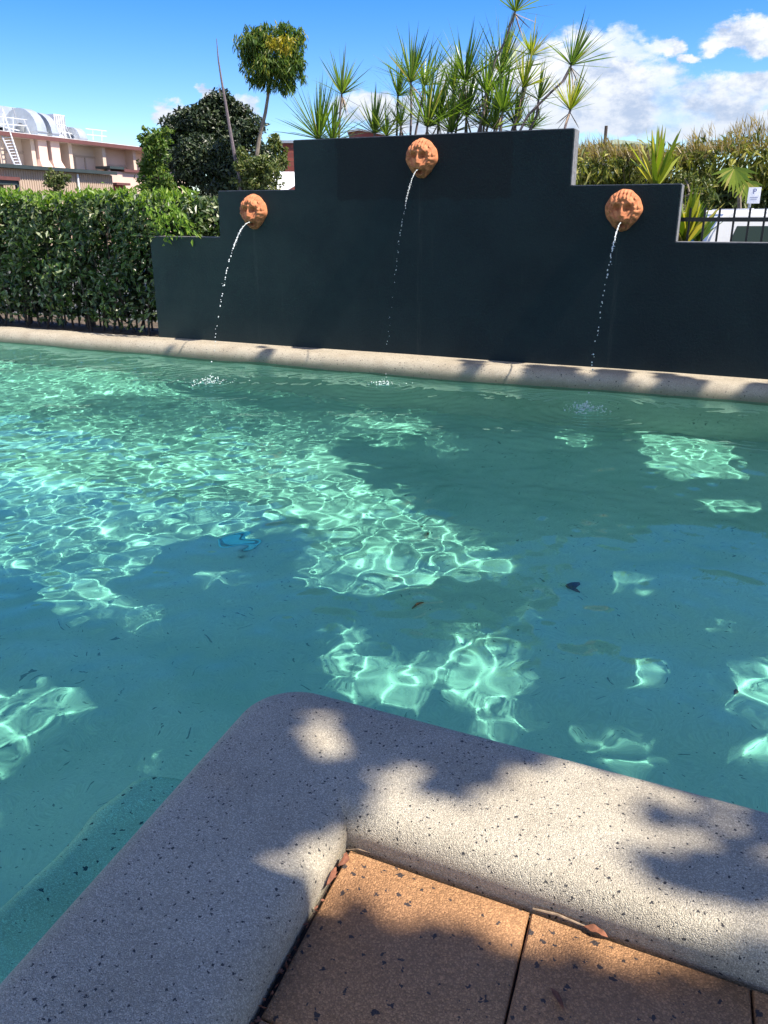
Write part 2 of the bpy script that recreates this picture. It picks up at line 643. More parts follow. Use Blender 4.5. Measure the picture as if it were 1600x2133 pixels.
# ------------------------------------------------------------------ near coping
def near_ring(inset, z, from_outer=True, N=34, arc=14, RAD=0.17, L=3.0):
    pts = []
    if from_outer:
        a0 = CI + RN * (CW - inset)
        b0 = CI + LN * (CW - inset)
        rad = max(RAD - inset, 0.012)
        c = isect(a0 - RN * rad, RD, b0 - LN * rad, LD)
        for i in range(N, -1, -1):
            q = i / N
            pts.append(c + RN * rad + RD * (L * q ** 1.6))
        aa, ab = math.atan2(RN.y, RN.x), math.atan2(LN.y, LN.x)
        while ab < aa:
            ab += 2 * math.pi
        for i in range(1, arc):
            a = aa + (ab - aa) * i / arc
            pts.append(c + Vector((math.cos(a), math.sin(a), 0)) * rad)
        for i in range(N + 1):
            q = i / N
            pts.append(c + LN * rad + LD * (L * q ** 1.6))
    else:
        c = isect(CI + RN * inset, RD, CI + LN * inset, LD)
        for i in range(N, -1, -1):
            pts.append(c + RD * (L * (i / N) ** 1.6))
        for i in range(1, arc):
            pts.append(c)
        for i in range(N + 1):
            pts.append(c + LD * (L * (i / N) ** 1.6))
    return [Vector((p.x, p.y, z)) for p in pts]


rings = [near_ring(0.05, -0.42), near_ring(0.0, -0.30), near_ring(-0.002, -0.075)]
for k in range(1, 9):
    a = k / 8 * math.pi / 2
    r_ = 0.075
    rings.append(near_ring(r_ * (1 - math.cos(a)), -0.075 + r_ * math.sin(a) - 0.0, True))
rings.append(near_ring(0.13, 0.003))
rings.append(near_ring(0.12, 0.004, False))
for k in range(0, 9):
    a = k / 8 * math.pi / 2
    r_ = 0.06
    rings.append(near_ring(r_ * (1 - math.sin(a)), -0.06 + r_ * math.cos(a), False))
rings.append(near_ring(0.004, -0.11, False))
rings.append(near_ring(0.02, -0.16, False))
bm = bmesh.new()
rows = [[bm.verts.new(p) for p in r] for r in rings]
for i in range(len(rows) - 1):
    for j in range(len(rows[0]) - 1):
        bm.faces.new((rows[i][j], rows[i][j + 1], rows[i + 1][j + 1], rows[i + 1][j]))
bmesh.ops.remove_doubles(bm, verts=bm.verts, dist=0.0004)
bmesh.ops.recalc_face_normals(bm, faces=bm.faces)
me = bpy.data.meshes.new('coping_edge')
bm.to_mesh(me)
bm.free()
me.shade_smooth()
me.set_sharp_from_angle(angle=R(38))
me.materials.append(M['coping'])
nc = link(bpy.data.objects.new('coping_edge', me))
tag(nc, 'broad speckled pebble coping turning a corner in the foreground beside the orange pavers', 'coping')
# pool wall below the near coping
rA, rB = near_ring(0.04, -0.36), near_ring(0.04, FL)
Vv = rA + rB
n = len(rA)
o = mesh_obj('pool_wall', Vv, [(i, i + 1, i + 1 + n, i + n) for i in range(n - 1)], M['floor'], smooth=True)
tag(o, kind='structure')
o.cycles.is_caustics_receiver = True

# submerged ledge (entry step) beside the left arm
edge_px = [(410, 1650), (392, 1630), (360, 1614), (330, 1606), (300, 1604), (272, 1612), (248, 1630), (222, 1655), (150, 1735), (60, 1830), (0, 1880), (-200, 2060), (-500, 2340)]


def under(u, v, z):
    """survey: photo pixel -> point at depth z seen through the flat water surface"""
    p = at_z(u, v, WL)
    d = Vector(ray(u, v)).normalized()
    h = Vector((d.x, d.y, 0)) / 1.333
    dz = -math.sqrt(1 - h.length_squared)
    k = (z - WL) / dz
    return Vector((p.x + h.x * k, p.y + h.y * k, z))


LZ = -0.48
outer = [under(u, v, LZ) for (u, v) in edge_px]
inner = []
for p in outer:
    q = isect(p, LN, CI + LN * (CW - 0.10), LD)
    inner.append(Vector((q.x, q.y, LZ)))
Vv, Ff = [], []
nn = len(outer)
for i, p in enumerate(outer):
    d = (inner[i] - p).normalized()
    Vv += [inner[i], p + d * 0.06, p + d * 0.03 + Vector((0, 0, -0.008)), p + d * 0.008 + Vector((0, 0, -0.03)), p + Vector((0, 0, -0.07)), Vector((p.x, p.y, FL))]
for i in range(nn - 1):
    for j in range(5):
        Ff.append((i * 6 + j, i * 6 + j + 1, (i + 1) * 6 + j + 1, (i + 1) * 6 + j))
o = mesh_obj('pool_step', Vv, Ff, M['ledge'], smooth=True, angle=60)
tag(o, 'submerged speckled step under the left side of the near coping', 'pool step')
o.cycles.is_caustics_receiver = True

# ------------------------------------------------------------------ paving
TZ = -0.088
pav = empty('paving', (0, 0, 0))
tag(pav, kind='structure')
gd = MB()
a_ = CI + RD * 0.0
gd.prism([CI + RN * 0.02 + LN * 0.02 + Vector((0, 0, -0.112)), CI + RN * 0.02 + RD * 4 + Vector((0, 0, -0.112)), CI + RD * 4 + LD * 5 + Vector((0, 0, -0.112)), CI + LN * 0.02 + LD * 5 + Vector((0, 0, -0.112))], (0, 0, -0.05))
gd.build('joint_bed', M['joint'], pav)
tw, tl, gap = 0.418, 0.435, 0.0042
skewM = None
tile_mesh = None
off = CI + RD * 0.012 + LD * 0.012
for i in range(0, 5):
    for j in range(0, 5):
        o0 = off + RD * (i * tw) + LD * (j * tl)
        if tile_mesh is None:
            bm = bmesh.new()
            a, b = RD * (tw - gap), LD * (tl - gap)
            vs = []
            NX = 8
            loop = []
            rnd = random.Random(4)
            base = [Vector((0, 0, 0)) + a * (k / NX) for k in range(NX)] + [a + b * (k / NX) for k in range(NX)] + \
                   [a + b - a * (k / NX) for k in range(NX)] + [b - b * (k / NX) for k in range(NX)]
            c = (a + b) / 2
            lo = [bm.verts.new(p + Vector((0, 0, -0.024))) for p in base]
            wob = [rnd.uniform(-0.0012, 0.0012) for _ in base]
            hi = [bm.verts.new(p + (p - c).normalized() * w_ + Vector((0, 0, -0.005))) for p, w_ in zip(base, wob)]
            top = [bm.verts.new(p + (c - p).normalized() * (0.005 + abs(w_))) for p, w_ in zip(base, wob)]
            for k in range(len(base)):
                k2 = (k + 1) % len(base)
                bm.faces.new((lo[k], lo[k2], hi[k2], hi[k]))
                bm.faces.new((hi[k], hi[k2], top[k2], top[k]))
            bm.faces.new(top)
            bmesh.ops.recalc_face_normals(bm, faces=bm.faces)
            tile_mesh = bpy.data.meshes.new('tile')
            bm.to_mesh(tile_mesh)
            bm.free()
            tile_mesh.shade_smooth()
            tile_mesh.set_sharp_from_angle(angle=R(50))
            tile_mesh.materials.append(M['tile'])
        if o0.x < 2.4 and o0.y > -1.2:
            t_ = bpy.data.objects.new('tile', tile_mesh)
            t_.location = (o0.x, o0.y, TZ + random.uniform(-0.0012, 0.0012))
            link(t_, pav)
# deck that carries on behind the photographer and at the pool's right end
dk = MB()
dk.prism([CI + RD * 2.2 + RN * 0.0 + Vector((0, 0, -0.13)), CI + RD * 9 + Vector((0, 0, -0.13)), Vector((9, -7, -0.13)), CI + LD * 2.4 + RD * 2.2 + Vector((0, 0, -0.13))], (0, 0, -0.1))
dk.build('terrace', M['deck'])
tag(bpy.data.objects['terrace'], kind='structure')

# ------------------------------------------------------------------ water surface (real waves)
xs = np.arange(-5.6, 4.9, 0.0142)
ys = np.concatenate([np.arange(0.55, 7.0, 0.0138), np.arange(7.0, 11.2, 0.020)])
X, Y = np.meshgrid(xs, ys)
rng = np.random.RandomState(11)
Z = np.zeros_like(X)


def train(n, lam0, octaves, amp, mask=1.0, th0=None, spread=math.pi):
    global Z
    acc = np.zeros_like(X)
    for _ in range(n):
        lam = lam0 * 2 ** (rng.rand() * octaves)
        kk = 2 * math.pi / lam
        th = rng.rand() * 2 * math.pi if th0 is None else th0 + rng.uniform(-spread, spread)
        acc += amp / kk ** 1.75 * rng.uniform(0.5, 1.4) * np.sin(kk * (X * math.cos(th) + Y * math.sin(th)) + rng.rand() * 7)
    Z += acc * mask


sm = lambda x, a, b: (lambda q: q * q * (3 - 2 * q))(np.clip((x - a) / (b - a), 0, 1))
left = 1 - sm(X + 0.12 * Y, 0.1, 1.5)            # the fountain side is livelier
live = 0.80 + 0.25 * left * sm(Y, 1.6, 3.2)
train(44, 0.098, 0.9, 0.168, live * (1 - 0.35 * sm(Y, 4.2, 6.5)))
train(16, 0.22, 0.8, 0.10, 0.8)
train(10, 0.45, 1.0, 0.07, 1.0)
train(8, 0.085, 0.4, 0.05, left * sm(Y, 4.5, 7.0))
train(5, 1.0, 0.8, 0.05, 1.0, th0=1.2, spread=0.5)
SPL = [at_z(438, 797, WL), at_z(800, 803, WL), at_z(1222, 851, WL)]
for q, p in enumerate(SPL):
    d = np.sqrt((X - p.x) ** 2 + (Y - p.y) ** 2)
    Z += 0.0035 * np.exp(-d / 0.5) * np.cos(2 * math.pi * d / 0.11) * (d < 2.5)
Z += WL
V = np.stack([X, Y, Z], -1).reshape(-1, 3)
ny, nx = X.shape
idx = np.arange(nx * ny).reshape(ny, nx)
F = np.stack([idx[:-1, :-1], idx[:-1, 1:], idx[1:, 1:], idx[1:, :-1]], -1).reshape(-1, 4)
cx = X[:-1, :-1].ravel()
cy = Y[:-1, :-1].ravel()
tt = (cx - B0.x) * N_.x + (cy - B0.y) * N_.y
dr = (cx - CI.x) * RN.x + (cy - CI.y) * RN.y
dl = (cx - CI.x) * LN.x + (cy - CI.y) * LN.y
keep = (tt < -0.28) & ~((dr < CW - 0.12) & (dl < CW - 0.12))
F = F[keep]
used = np.zeros(len(V), bool)
used[F.ravel()] = True
remap = np.cumsum(used) - 1
water = mesh_obj('water', V[used], remap[F], M['water'], smooth=True)
tag(water, kind='structure')
water.cycles.is_caustics_caster = True

# ------------------------------------------------------------------ the stepped wall
WT = 0.19
H1, H2, H3 = 1.062, 1.508, 1.948
outl = [(0, -0.0), (0, H1), (0.905, H1), (0.915, H2), (1.812, H2), (1.812, H3), (4.487, H3), (4.487, H2), (5.383, H2), (5.383, H1), (8.4, H1), (8.4, 0)]
wall = empty('stepped_wall', B0, TH)
tag(wall, 'tall charcoal blue stepped fountain wall rising behind the far side of the pool', 'wall')
wb = MB()
wb.prism([(s, 0, z if z > 0 else -0.03) for s, z in outl], (0, WT, 0))
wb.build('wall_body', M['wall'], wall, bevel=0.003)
# the bare caps on tops and step ends, 3 mm proud
for (s0, s1, z) in ((0, 0.905, H1), (0.915, 1.812, H2), (1.812, 4.487, H3), (4.487, 5.383, H2), (5.383, 8.4, H1)):
    c = MB()
    c.box(((s0 + s1) / 2, WT / 2 + 0.006, z + 0.004), (s1 - s0 - 0.006, WT - 0.016, 0.008))
    c.build('cap', M['wall_edge'], wall)
for (s, z0, z1) in ((4.487, H2, H3), (5.383, H1, H2)):
    c = MB()
    c.box((s + 0.004, WT / 2 + 0.006, (z0 + z1) / 2 + 0.006), (0.008, WT - 0.016, z1 - z0 - 0.01))
    c.build('end_face', M['wall_edge'], wall)


# ------------------------------------------------------------------ lion masks
def lion_mesh(seed):
    rnd = random.Random(seed)
    NR, NA = 34, 112
    V, F = [], []
    G = lambda x, y, cx, cy, sx, sy: math.exp(-((x - cx) / sx) ** 2 - ((y - cy) / sy) ** 2)

    def S(a, b, x):
        q = min(max((x - a) / (b - a), 0), 1)
        return q * q * (3 - 2 * q)
    ph = rnd.uniform(0, 6)
    for i in range(NR + 1):
        r = i / NR
        for k in range(NA):
            a = 2 * math.pi * k / NA
            x = 0.152 * r * math.sin(a)
            y = 0.166 * r * math.cos(a)
            if y < 0:
                x *= 1 - 0.42 * (-y / 0.166) ** 1.4
            else:
                x *= 1 - 0.10 * (y / 0.166) ** 2
            rim = 1 + 0.012 * math.sin(a * 11 + ph) * r ** 4 + 0.008 * math.sin(a * 5 + 1) * r ** 3
            x *= rim
            y *= rim
            h = 0.085 * (1 - r ** 3.6) ** 0.8 + 0.016
            m_ = S(0.56, 0.68, r) * (1 - 0.35 * S(0.93, 1, r))
            sg_ = 1 if x > 0 else -1
            curl = (a if a < math.pi else 2 * math.pi - a) * 19 + 4.5 * r + 1.3 * math.sin(r * 7 + 2.2 * math.sin(a * 2.5))
            fall_ = 1 - S(0.84, 1.0, r)
            m_ *= 0.25 + 0.75 * S(-0.09, -0.02, y)
            h += m_ * fall_ * (0.024 * (abs(math.sin(curl * 0.5)) ** 0.7 - 0.6) + 0.003 * math.sin(curl * 2.3 + sg_))
            h -= 0.010 * G(r, 0, 0.77, 0, 0.035, 1) * (0.5 + 0.5 * math.sin(a * 9 + 1))
            X0, Y0 = x, y
            x, y = x / 1.22, y / 1.22 + 0.006
            h += 0.014 * G(x, y, 0.0, 0.115, 0.08, 0.03) * math.sin(x * 260)
            h += 0.022 * S(0.44, 0.54, r) * S(0.8, 0.6, r) * (1 if y > -0.05 else 0.4)
            h -= 0.024 * G(x, y, 0.066, 0.02, 0.012, 0.05) + 0.024 * G(x, y, -0.066, 0.02, 0.012, 0.05)
            h += 0.020 * G(x, y, 0.03, 0.052, 0.026, 0.012) + 0.020 * G(x, y, -0.03, 0.052, 0.026, 0.012)
            h -= 0.046 * G(x, y, 0.034, 0.024, 0.019, 0.014) + 0.046 * G(x, y, -0.034, 0.024, 0.019, 0.014)
            h += 0.011 * G(x, y, 0.034, 0.025, 0.008, 0.006) + 0.011 * G(x, y, -0.034, 0.025, 0.008, 0.006)
            yn = S(0.06, -0.02, y)
            if y > -0.028:
                h += (0.016 + 0.028 * yn) * math.exp(-(x / (0.011 + 0.009 * yn)) ** 2) * S(0.085, 0.05, y)
            else:
                h += 0.044 * math.exp(-(x / 0.02) ** 2) * math.exp(-((y + 0.028) / 0.008) ** 2)
            h += 0.026 * G(x, y, 0.024, -0.052, 0.022, 0.020) + 0.026 * G(x, y, -0.024, -0.052, 0.022, 0.020)
            h -= 0.065 * G(x, y, 0.0, -0.083, 0.024, 0.012)
            h += 0.022 * G(x, y, 0.0, -0.106, 0.024, 0.014)
            x, y = X0, Y0
            h += 0.018 * G(x, y, 0.090, 0.088, 0.02, 0.02) + 0.018 * G(x, y, -0.090, 0.088, 0.02, 0.02)
            h -= 0.016 * G(x, y, 0.088, 0.083, 0.008, 0.010) + 0.016 * G(x, y, -0.088, 0.083, 0.008, 0.010)
            if y < -0.1:
                h += 0.006 * math.sin(x * 300)
            V.append((x, -max(h, 0.012), y))
    for k in range(NA):
        x, _, y = V[NR * NA + k]
        V.append((x * 1.005, 0.0, y * 1.005))
    for i in range(NR + 1):
        for k in range(NA):
            k2 = (k + 1) % NA
            F.append((i * NA + k, (i + 1) * NA + k, (i + 1) * NA + k2, i * NA + k2))
    return V, F


LION = [(1.340, 1.312, 'left'), (3.140, 1.757, 'mid'), (4.950, 1.312, 'right')]
lab = {'left': 'terracotta lion head spout on the lower left step of the dark wall',
       'mid': 'terracotta lion head spout on the tallest middle section of the dark wall',
       'right': 'terracotta lion head spout on the right step, nearest the iron fence'}
for q, (s, z, wh) in enumerate(LION):
    V_, F_ = lion_mesh(3 + q)
    bm = bmesh.new()
    bv = [bm.verts.new(v) for v in V_]
    for f in F_:
        try:
            bm.faces.new([bv[i] for i in f])
        except ValueError:
            pass
    bmesh.ops.remove_doubles(bm, verts=bm.verts, dist=0.00005)
    bmesh.ops.recalc_face_normals(bm, faces=bm.faces)
    me = bpy.data.meshes.new('lion_mask')
    bm.to_mesh(me)
    bm.free()
    me.shade_smooth()
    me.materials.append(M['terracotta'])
    o = link(bpy.data.objects.new('lion_mask', me))
    o.location = W(s, -0.001, z)
    o.rotation_euler = (0, 0, TH)
    tag(o, lab[wh], 'lion mask', 'lion head spouts on the fountain wall')

# ------------------------------------------------------------------ water jets and splashes
m, t, out = material('jet_water')
p = principled(t, out, (0.86, 0.92, 0.95), 0.08, spec=0.8)
p.inputs['Transmission Weight'].default_value = 0.35
p.inputs['IOR'].default_value = 1.33
M['jet'] = m
m, t, out = material('foam')
p = principled(t, out, (0.75, 0.86, 0.84), 0.3, spec=0.6)
p.inputs['Transmission Weight'].default_value = 0.3
p.inputs['IOR'].default_value = 1.33
M['foam'] = m


def ico_drops(name, drops, mat, parent=None):
    """drops: (position, radius, stretch vector)"""
    bm = bmesh.new()
    bmesh.ops.create_icosphere(bm, subdivisions=1, radius=1)
    tv = [v.co.copy() for v in bm.verts]
    tf = [[v.index for v in f.verts] for f in bm.faces]
    bm.free()
    V, F = [], []
    for (c, r, st) in drops:
        o_ = len(V)
        for v in tv:
            V.append(Vector(c) + v * r + Vector(st) * v.dot(Vector(st).normalized() if Vector(st).length > 0 else Vector((0, 0, 1))))
        F += [tuple(i + o_ for i in f) for f in tf]
    return mesh_obj(name, V, F, mat, parent, smooth=True)


jl = ['thin arc of water from the left lion head breaking into drops',
      'faint arc of water drops from the topmost middle lion head',
      'arc of water drops from the right lion head nearest the iron fence']
slab = ['small white splash under the left water jet, nearest the hedge',
        'small splash under the middle water jet',
        'low faint splash under the right water jet']
for q, (s, z, wh) in enumerate(LION):
    rnd = random.Random(20 + q)
    P0 = W(s, -0.07, z - 0.094)
    T = P0 + Vector((0, 0, 0))
    tgt = SPL[q]
    tf_ = math.sqrt(2 * (P0.z - WL) / 9.81) * (1.0 if q != 1 else 1.0)
    vel = (tgt - P0)
    vel = Vector((vel.x / tf_, vel.y / tf_, 0))
    drops = []
    nst = 300
    t_ = 0.0
    thin = 0.62 if q == 1 else 1.0
    while t_ < tf_:
        p = P0 + vel * t_ + Vector((0, 0, -0.5 * 9.81 * t_ * t_))
        v_ = vel + Vector((0, 0, -9.81 * t_))
        f = t_ / tf_
        jit = 0.003 + 0.016 * f
        j = Vector((rnd.gauss(0, 1), rnd.gauss(0, 1), rnd.gauss(0, 1))) * jit * 0.35
        r_ = (0.0043 * thin) * rnd.uniform(0.55, 1.35) * (1.0 if f < 0.5 else 1.0)
        if f < 0.4 or rnd.random() < (1.15 - 0.6 * f):
            drops.append((p + j, r_ * (0.8 if f < 0.4 else 1.2), v_.normalized() * r_ * (1.9 * (1 - f))))
            if f > 0.25 and rnd.random() < 0.35:
                drops.append((p + j * 2.5 + Vector((0, 0, rnd.uniform(-.02, .02))), r_ * 0.6, Vector((0, 0, 0.0))))
        t_ += (0.0016 if f < 0.4 else rnd.uniform(0.004, 0.012) * (0.6 + 1.1 * f)) / (0.8 + f)
    o = empty('water_jet', P0)
    dm = ico_drops('drops', [(Vector(d_[0]) - P0, d_[1], d_[2]) for d_ in drops], M['jet'], o)
    dm['kind'] = 'stuff'
    tag(o, jl[q], 'water jet', 'water jets from the lion heads')
    # splash crown
    drops = []
    big = (1.1, 0.7, 0.8)[q]
    for _ in range(int(150 * big)):
        a = rnd.uniform(0, 2 * math.pi)
        rr = abs(rnd.gauss(0, 0.05)) * (1 + big)
        drops.append((tgt + Vector((math.cos(a) * rr, math.sin(a) * rr, 0.002 + max(0, rnd.gauss(0.012, 0.03 * big)) * math.exp(-rr * 9))), rnd.uniform(0.002, 0.0075), Vector((0, 0, 0.0))))
    for _ in range(int(40 * big)):
        a = rnd.uniform(0, 2 * math.pi)
        rr = rnd.uniform(0.03, 0.2)
        st = Vector((-math.sin(a), math.cos(a), 0)) * rnd.uniform(0.006, 0.022)
        drops.append((tgt + Vector((math.cos(a) * rr, math.sin(a) * rr, 0.001)), 0.0025, st))
    o = empty('splash', tgt)
    dm = ico_drops('drops', [(Vector(d_[0]) - tgt, d_[1], d_[2]) for d_ in drops], M['foam'], o)
    dm['kind'] = 'stuff'
    tag(o, slab[q], 'splash', 'splashes where the jets land')


# ------------------------------------------------------------------ foliage tools
def leaf_cloud(name, C, D, U, L, Wd, mat, parent=None, fold=0.18):
    """C centres, D leaf directions, U up-ish vectors, L lengths, Wd widths: folded two-triangle-pair leaves"""
    C = np.asarray(C, float)
    D = np.asarray(D, float)
    U = np.asarray(U, float)
    n = len(C)
    L = np.broadcast_to(np.asarray(L, float), (n,))[:, None]
    Wd = np.broadcast_to(np.asarray(Wd, float), (n,))[:, None]
    D /= np.linalg.norm(D, axis=1, keepdims=True) + 1e-9
    S_ = np.cross(D, U)
    S_ /= np.linalg.norm(S_, axis=1, keepdims=True) + 1e-9
    Nn = np.cross(S_, D)
    v0 = C - D * L * 0.5
    v1 = C + S_ * Wd * 0.5 + Nn * Wd * fold - D * L * 0.08
    v2 = C + D * L * 0.5 - Nn * L * 0.10
    v3 = C - S_ * Wd * 0.5 + Nn * Wd * fold - D * L * 0.08
    V = np.stack([v0, v1, v2, v3], 1).reshape(-1, 3)
    b = np.arange(n)[:, None] * 4
    F = np.concatenate([b + np.array([[0, 1, 2]]), b + np.array([[0, 2, 3]])], 1).reshape(-1, 3)
    o = mesh_obj(name, V, F, mat, parent)
    if parent is not None:
        o['kind'] = 'stuff'
    return o


def rand_dirs(rs, n):
    v = rs.normal(size=(n, 3))
    return v / (np.linalg.norm(v, axis=1, keepdims=True) + 1e-9)


def clump_points(rs, clumps, n, shell=0.5, power=0.5):
    """random points in ellipsoids, weight by surface; returns points and outward directions"""
    c = np.array([k[0] for k in clumps], float)
    r = np.array([k[1] for k in clumps], float)
    wgt = (r[:, 0] * r[:, 2]) ** 1.0
    wgt /= wgt.sum()
    pick = rs.choice(len(c), n, p=wgt)
    d = rand_dirs(rs, n)
    rad = shell + (1.03 - shell) * rs.rand(n) ** power
    # ragged outline
    rag = 1 + 0.10 * np.sin(d[:, 0] * 9 + pick) * np.sin(d[:, 2] * 11 + pick * 2)
    P = c[pick] + d * r[pick] * (rad * rag)[:, None]
    return P, d


def crown(name, rs, clumps, n, L, Wd, mat, parent, droop=0.3, shell=0.5, lumps=9):
    sub = []
    for c, r in clumps:
        sub.append((c, tuple(0.8 * q for q in r)))
        for _ in range(lumps):
            v = rand_dirs(rs, 1)[0]
            v[1] = -abs(v[1]) if rs.rand() < 0.7 else v[1]
            f = rs.uniform(0.25, 0.46)
            sub.append((tuple(c[i] + v[i] * r[i] * (1.06 - f * 0.6) for i in range(3)), tuple(q * f for q in r)))
    P, d = clump_points(rs, sub, n, shell)
    D = d * 0.6 + rand_dirs(rs, n) * 0.9 + np.array([0, 0, -droop])
    U = rand_dirs(rs, n) * 0.6 + d + np.array([0, 0, 0.5])
    return leaf_cloud(name, P, D, U, L * rs.uniform(0.6, 1.3, n), Wd * rs.uniform(0.7, 1.25, n), mat, parent)


def px_clumps(lst, Y, depth=1.0):
    """clumps given by where they stand: pixel centre, pixel radii, at distance Y"""
    res = []
    for c in lst:
        u, v, ru, rv = c[:4]
        dy = c[4] if len(c) > 4 else 0
        p = at_y(u, v, Y + dy)
        k = (Y + dy) / FPX / 0.94
        res.append(((p.x, p.y, p.z), (ru * k, (ru + rv) * 0.5 * k * depth, rv * k)))
    return res


M['hedge'] = leaf_mat('hedge_leaf', [(0.0, (0.012, 0.032, 0.007)), (0.4, (0.042, 0.085, 0.016)), (0.72, (0.09, 0.15, 0.033)), (0.92, (0.22, 0.27, 0.14)), (1.0, (0.33, 0.34, 0.22))], 0.22, 0.36, 0.6)
M['shoots'] = leaf_mat('new_shoots', [(0.0, (0.11, 0.21, 0.02)), (0.6, (0.17, 0.29, 0.035)), (1.0, (0.27, 0.36, 0.07))], 0.4, 0.4)
M['greyhedge'] = leaf_mat('grey_hedge_leaf', [(0.0, (0.02, 0.03, 0.015)), (0.5, (0.06, 0.075, 0.04)), (1.0, (0.16, 0.165, 0.11))], 0.1)
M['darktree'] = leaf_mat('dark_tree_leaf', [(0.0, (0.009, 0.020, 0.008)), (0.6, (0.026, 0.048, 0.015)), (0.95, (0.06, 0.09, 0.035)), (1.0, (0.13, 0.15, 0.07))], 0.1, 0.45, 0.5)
M['lighttree'] = leaf_mat('light_tree_leaf', [(0.0, (0.05, 0.11, 0.02)), (0.6, (0.10, 0.18, 0.03)), (1.0, (0.20, 0.26, 0.06))], 0.35)
M['ball'] = leaf_mat('round_tree_leaf', [(0.0, (0.03, 0.075, 0.015)), (0.55, (0.09, 0.17, 0.03)), (0.85, (0.18, 0.25, 0.04)), (1.0, (0.32, 0.31, 0.05))], 0.4)
M['yellow'] = leaf_mat('yellow_leaf', [(0.0, (0.22, 0.24, 0.02)), (1.0, (0.42, 0.33, 0.03))], 0.35)
M['olive'] = leaf_mat('olive_leaf', [(0.0, (0.05, 0.08, 0.02)), (0.6, (0.11, 0.15, 0.04)), (1.0, (0.24, 0.24, 0.09))], 0.3)
M['blade'] = leaf_mat('spiky_blade', [(0.0, (0.04, 0.09, 0.022)), (0.5, (0.11, 0.20, 0.035)), (0.9, (0.20, 0.30, 0.05)), (1.0, (0.42, 0.33, 0.16))], 0.35, 0.33, 0.5)
M['blade_y'] = leaf_mat('yellow_green_blade', [(0.0, (0.10, 0.18, 0.02)), (0.6, (0.26, 0.33, 0.03)), (1.0, (0.48, 0.42, 0.12))], 0.4, 0.35)
M['bamboo'] = leaf_mat('bamboo_leaf', [(0.0, (0.05, 0.08, 0.012)), (0.5, (0.17, 0.20, 0.03)), (0.85, (0.32, 0.32, 0.07)), (1.0, (0.50, 0.45, 0.18))], 0.3)
M['plume'] = leaf_mat('dry_plume', [(0.0, (0.26, 0.21, 0.11)), (1.0, (0.46, 0.38, 0.22))], 0.4)
M['canopy'] = leaf_mat('shade_leaf', [(0.0, (0.06, 0.09, 0.03)), (1.0, (0.14, 0.17, 0.06))], 0.16)

# ------------------------------------------------------------------ main hedge on the left
rs = np.random.RandomState(5)
hedge = empty('hedge', W(-3.5, 0.5, -0.03), TH)
tag(hedge, 'big clipped glossy green hedge left of the dark wall behind the pool coping', 'hedge')
ht = 1.50


def hedge_leaves(n, s0, s1, t0, t1, z0, z1, gapf=None):
    s = rs.uniform(s0, s1, n)
    z = z0 + (z1 - z0) * rs.rand(n) ** 0.85
    t_ = t0 + (t1 - t0) * rs.rand(n) ** 1.8
    t_ += 0.05 * np.sin(s * 3.1 + z * 4) + 0.04 * np.sin(s * 7.7 - z * 6)
    return s, t_, z


n = 19000
s, t_, z = hedge_leaves(n, -5.6, 0.12, 0.02, 0.75, 0.05, ht)
kp = rs.rand(n) < np.clip(0.30 + z * 0.75, 0, 1) * (0.62 + 0.38 * np.sign(np.sin(s * 8.3 + 2 * np.sin(z * 4)) + 0.5))
s, t_, z = s[kp], t_[kp], z[kp]
n = len(s)
P = np.stack([s + 3.5, t_ - 0.5, z + 0.03], 1)
D = rand_dirs(rs, n) + np.array([0, -0.5, -0.25])
U = rand_dirs(rs, n) * 0.7 + np.array([0.2, -0.8, 0.7])
leaf_cloud('foliage', P, D, U, rs.uniform(0.06, 0.12, n), rs.uniform(0.03, 0.055, n), M['hedge'], hedge)
n = 4300
s = rs.uniform(-5.6, 0.30, n)
zz = ht - 0.02 + rs.normal(0, 0.035, n) + 0.03 * np.sin(s * 5) + 0.02 * np.sin(s * 13)
fall = np.clip((s - 0.0) / 0.45, 0, 1)
zz -= fall * 0.3 * rs.rand(n)
P = np.stack([s + 3.5, rs.uniform(0.0, 0.8, n) * (1 - 0.5 * fall) - 0.5, zz + 0.03], 1)
D = rand_dirs(rs, n) * 0.7 + np.array([0, -0.2, 0.75])
leaf_cloud('new_shoots', P, D, rand_dirs(rs, n) + np.array([0.3, -0.5, 0.5]), rs.uniform(0.05, 0.10, n), rs.uniform(0.02, 0.035, n), M['shoots'], hedge)
n = 1500
P = np.stack([rs.uniform(0.0, 0.50, n) + 3.5, rs.uniform(0.22, 0.8, n) - 0.5, rs.uniform(0.95, 1.47, n) + 0.03], 1)
leaf_cloud('foliage', P, rand_dirs(rs, n) + np.array([0, -0.5, -0.2]), rand_dirs(rs, n) * 0.7 + np.array([0.2, -0.8, 0.7]), rs.uniform(0.06, 0.11, n), rs.uniform(0.03, 0.05, n), M['hedge'], hedge)
# sprays that hang over the low end of the wall
pts, dd = [], []
for (u0, v0, u1, v1, w_) in ((330, 430, 395, 490, 34), (345, 420, 410, 495, 26), (320, 440, 350, 500, 30), (300, 430, 340, 480, 36), (360, 430, 385, 470, 22)):
    for _ in range(42):
        q = random.random()
        p = wpx(u0 + (u1 - u0) * q + random.gauss(0, w_ * 0.3), v0 + (v1 - v0) * q + random.gauss(0, w_ * 0.3), -0.03 + random.uniform(-0.12, 0.06))
        a, b, c = to_wall(p)
        pts.append((a + 3.5, b - 0.5, c + 0.03))
        dd.append((0.5 + random.gauss(0, 0.5), -0.3, -0.6 + random.gauss(0, 0.5)))
n = len(pts)
leaf_cloud('overhang', pts, np.array(dd), rand_dirs(rs, n) + np.array([0, -1, 0.6]), rs.uniform(0.05, 0.095, n), rs.uniform(0.022, 0.035, n), M['shoots'], hedge)
st = MB()
rnd = random.Random(9)
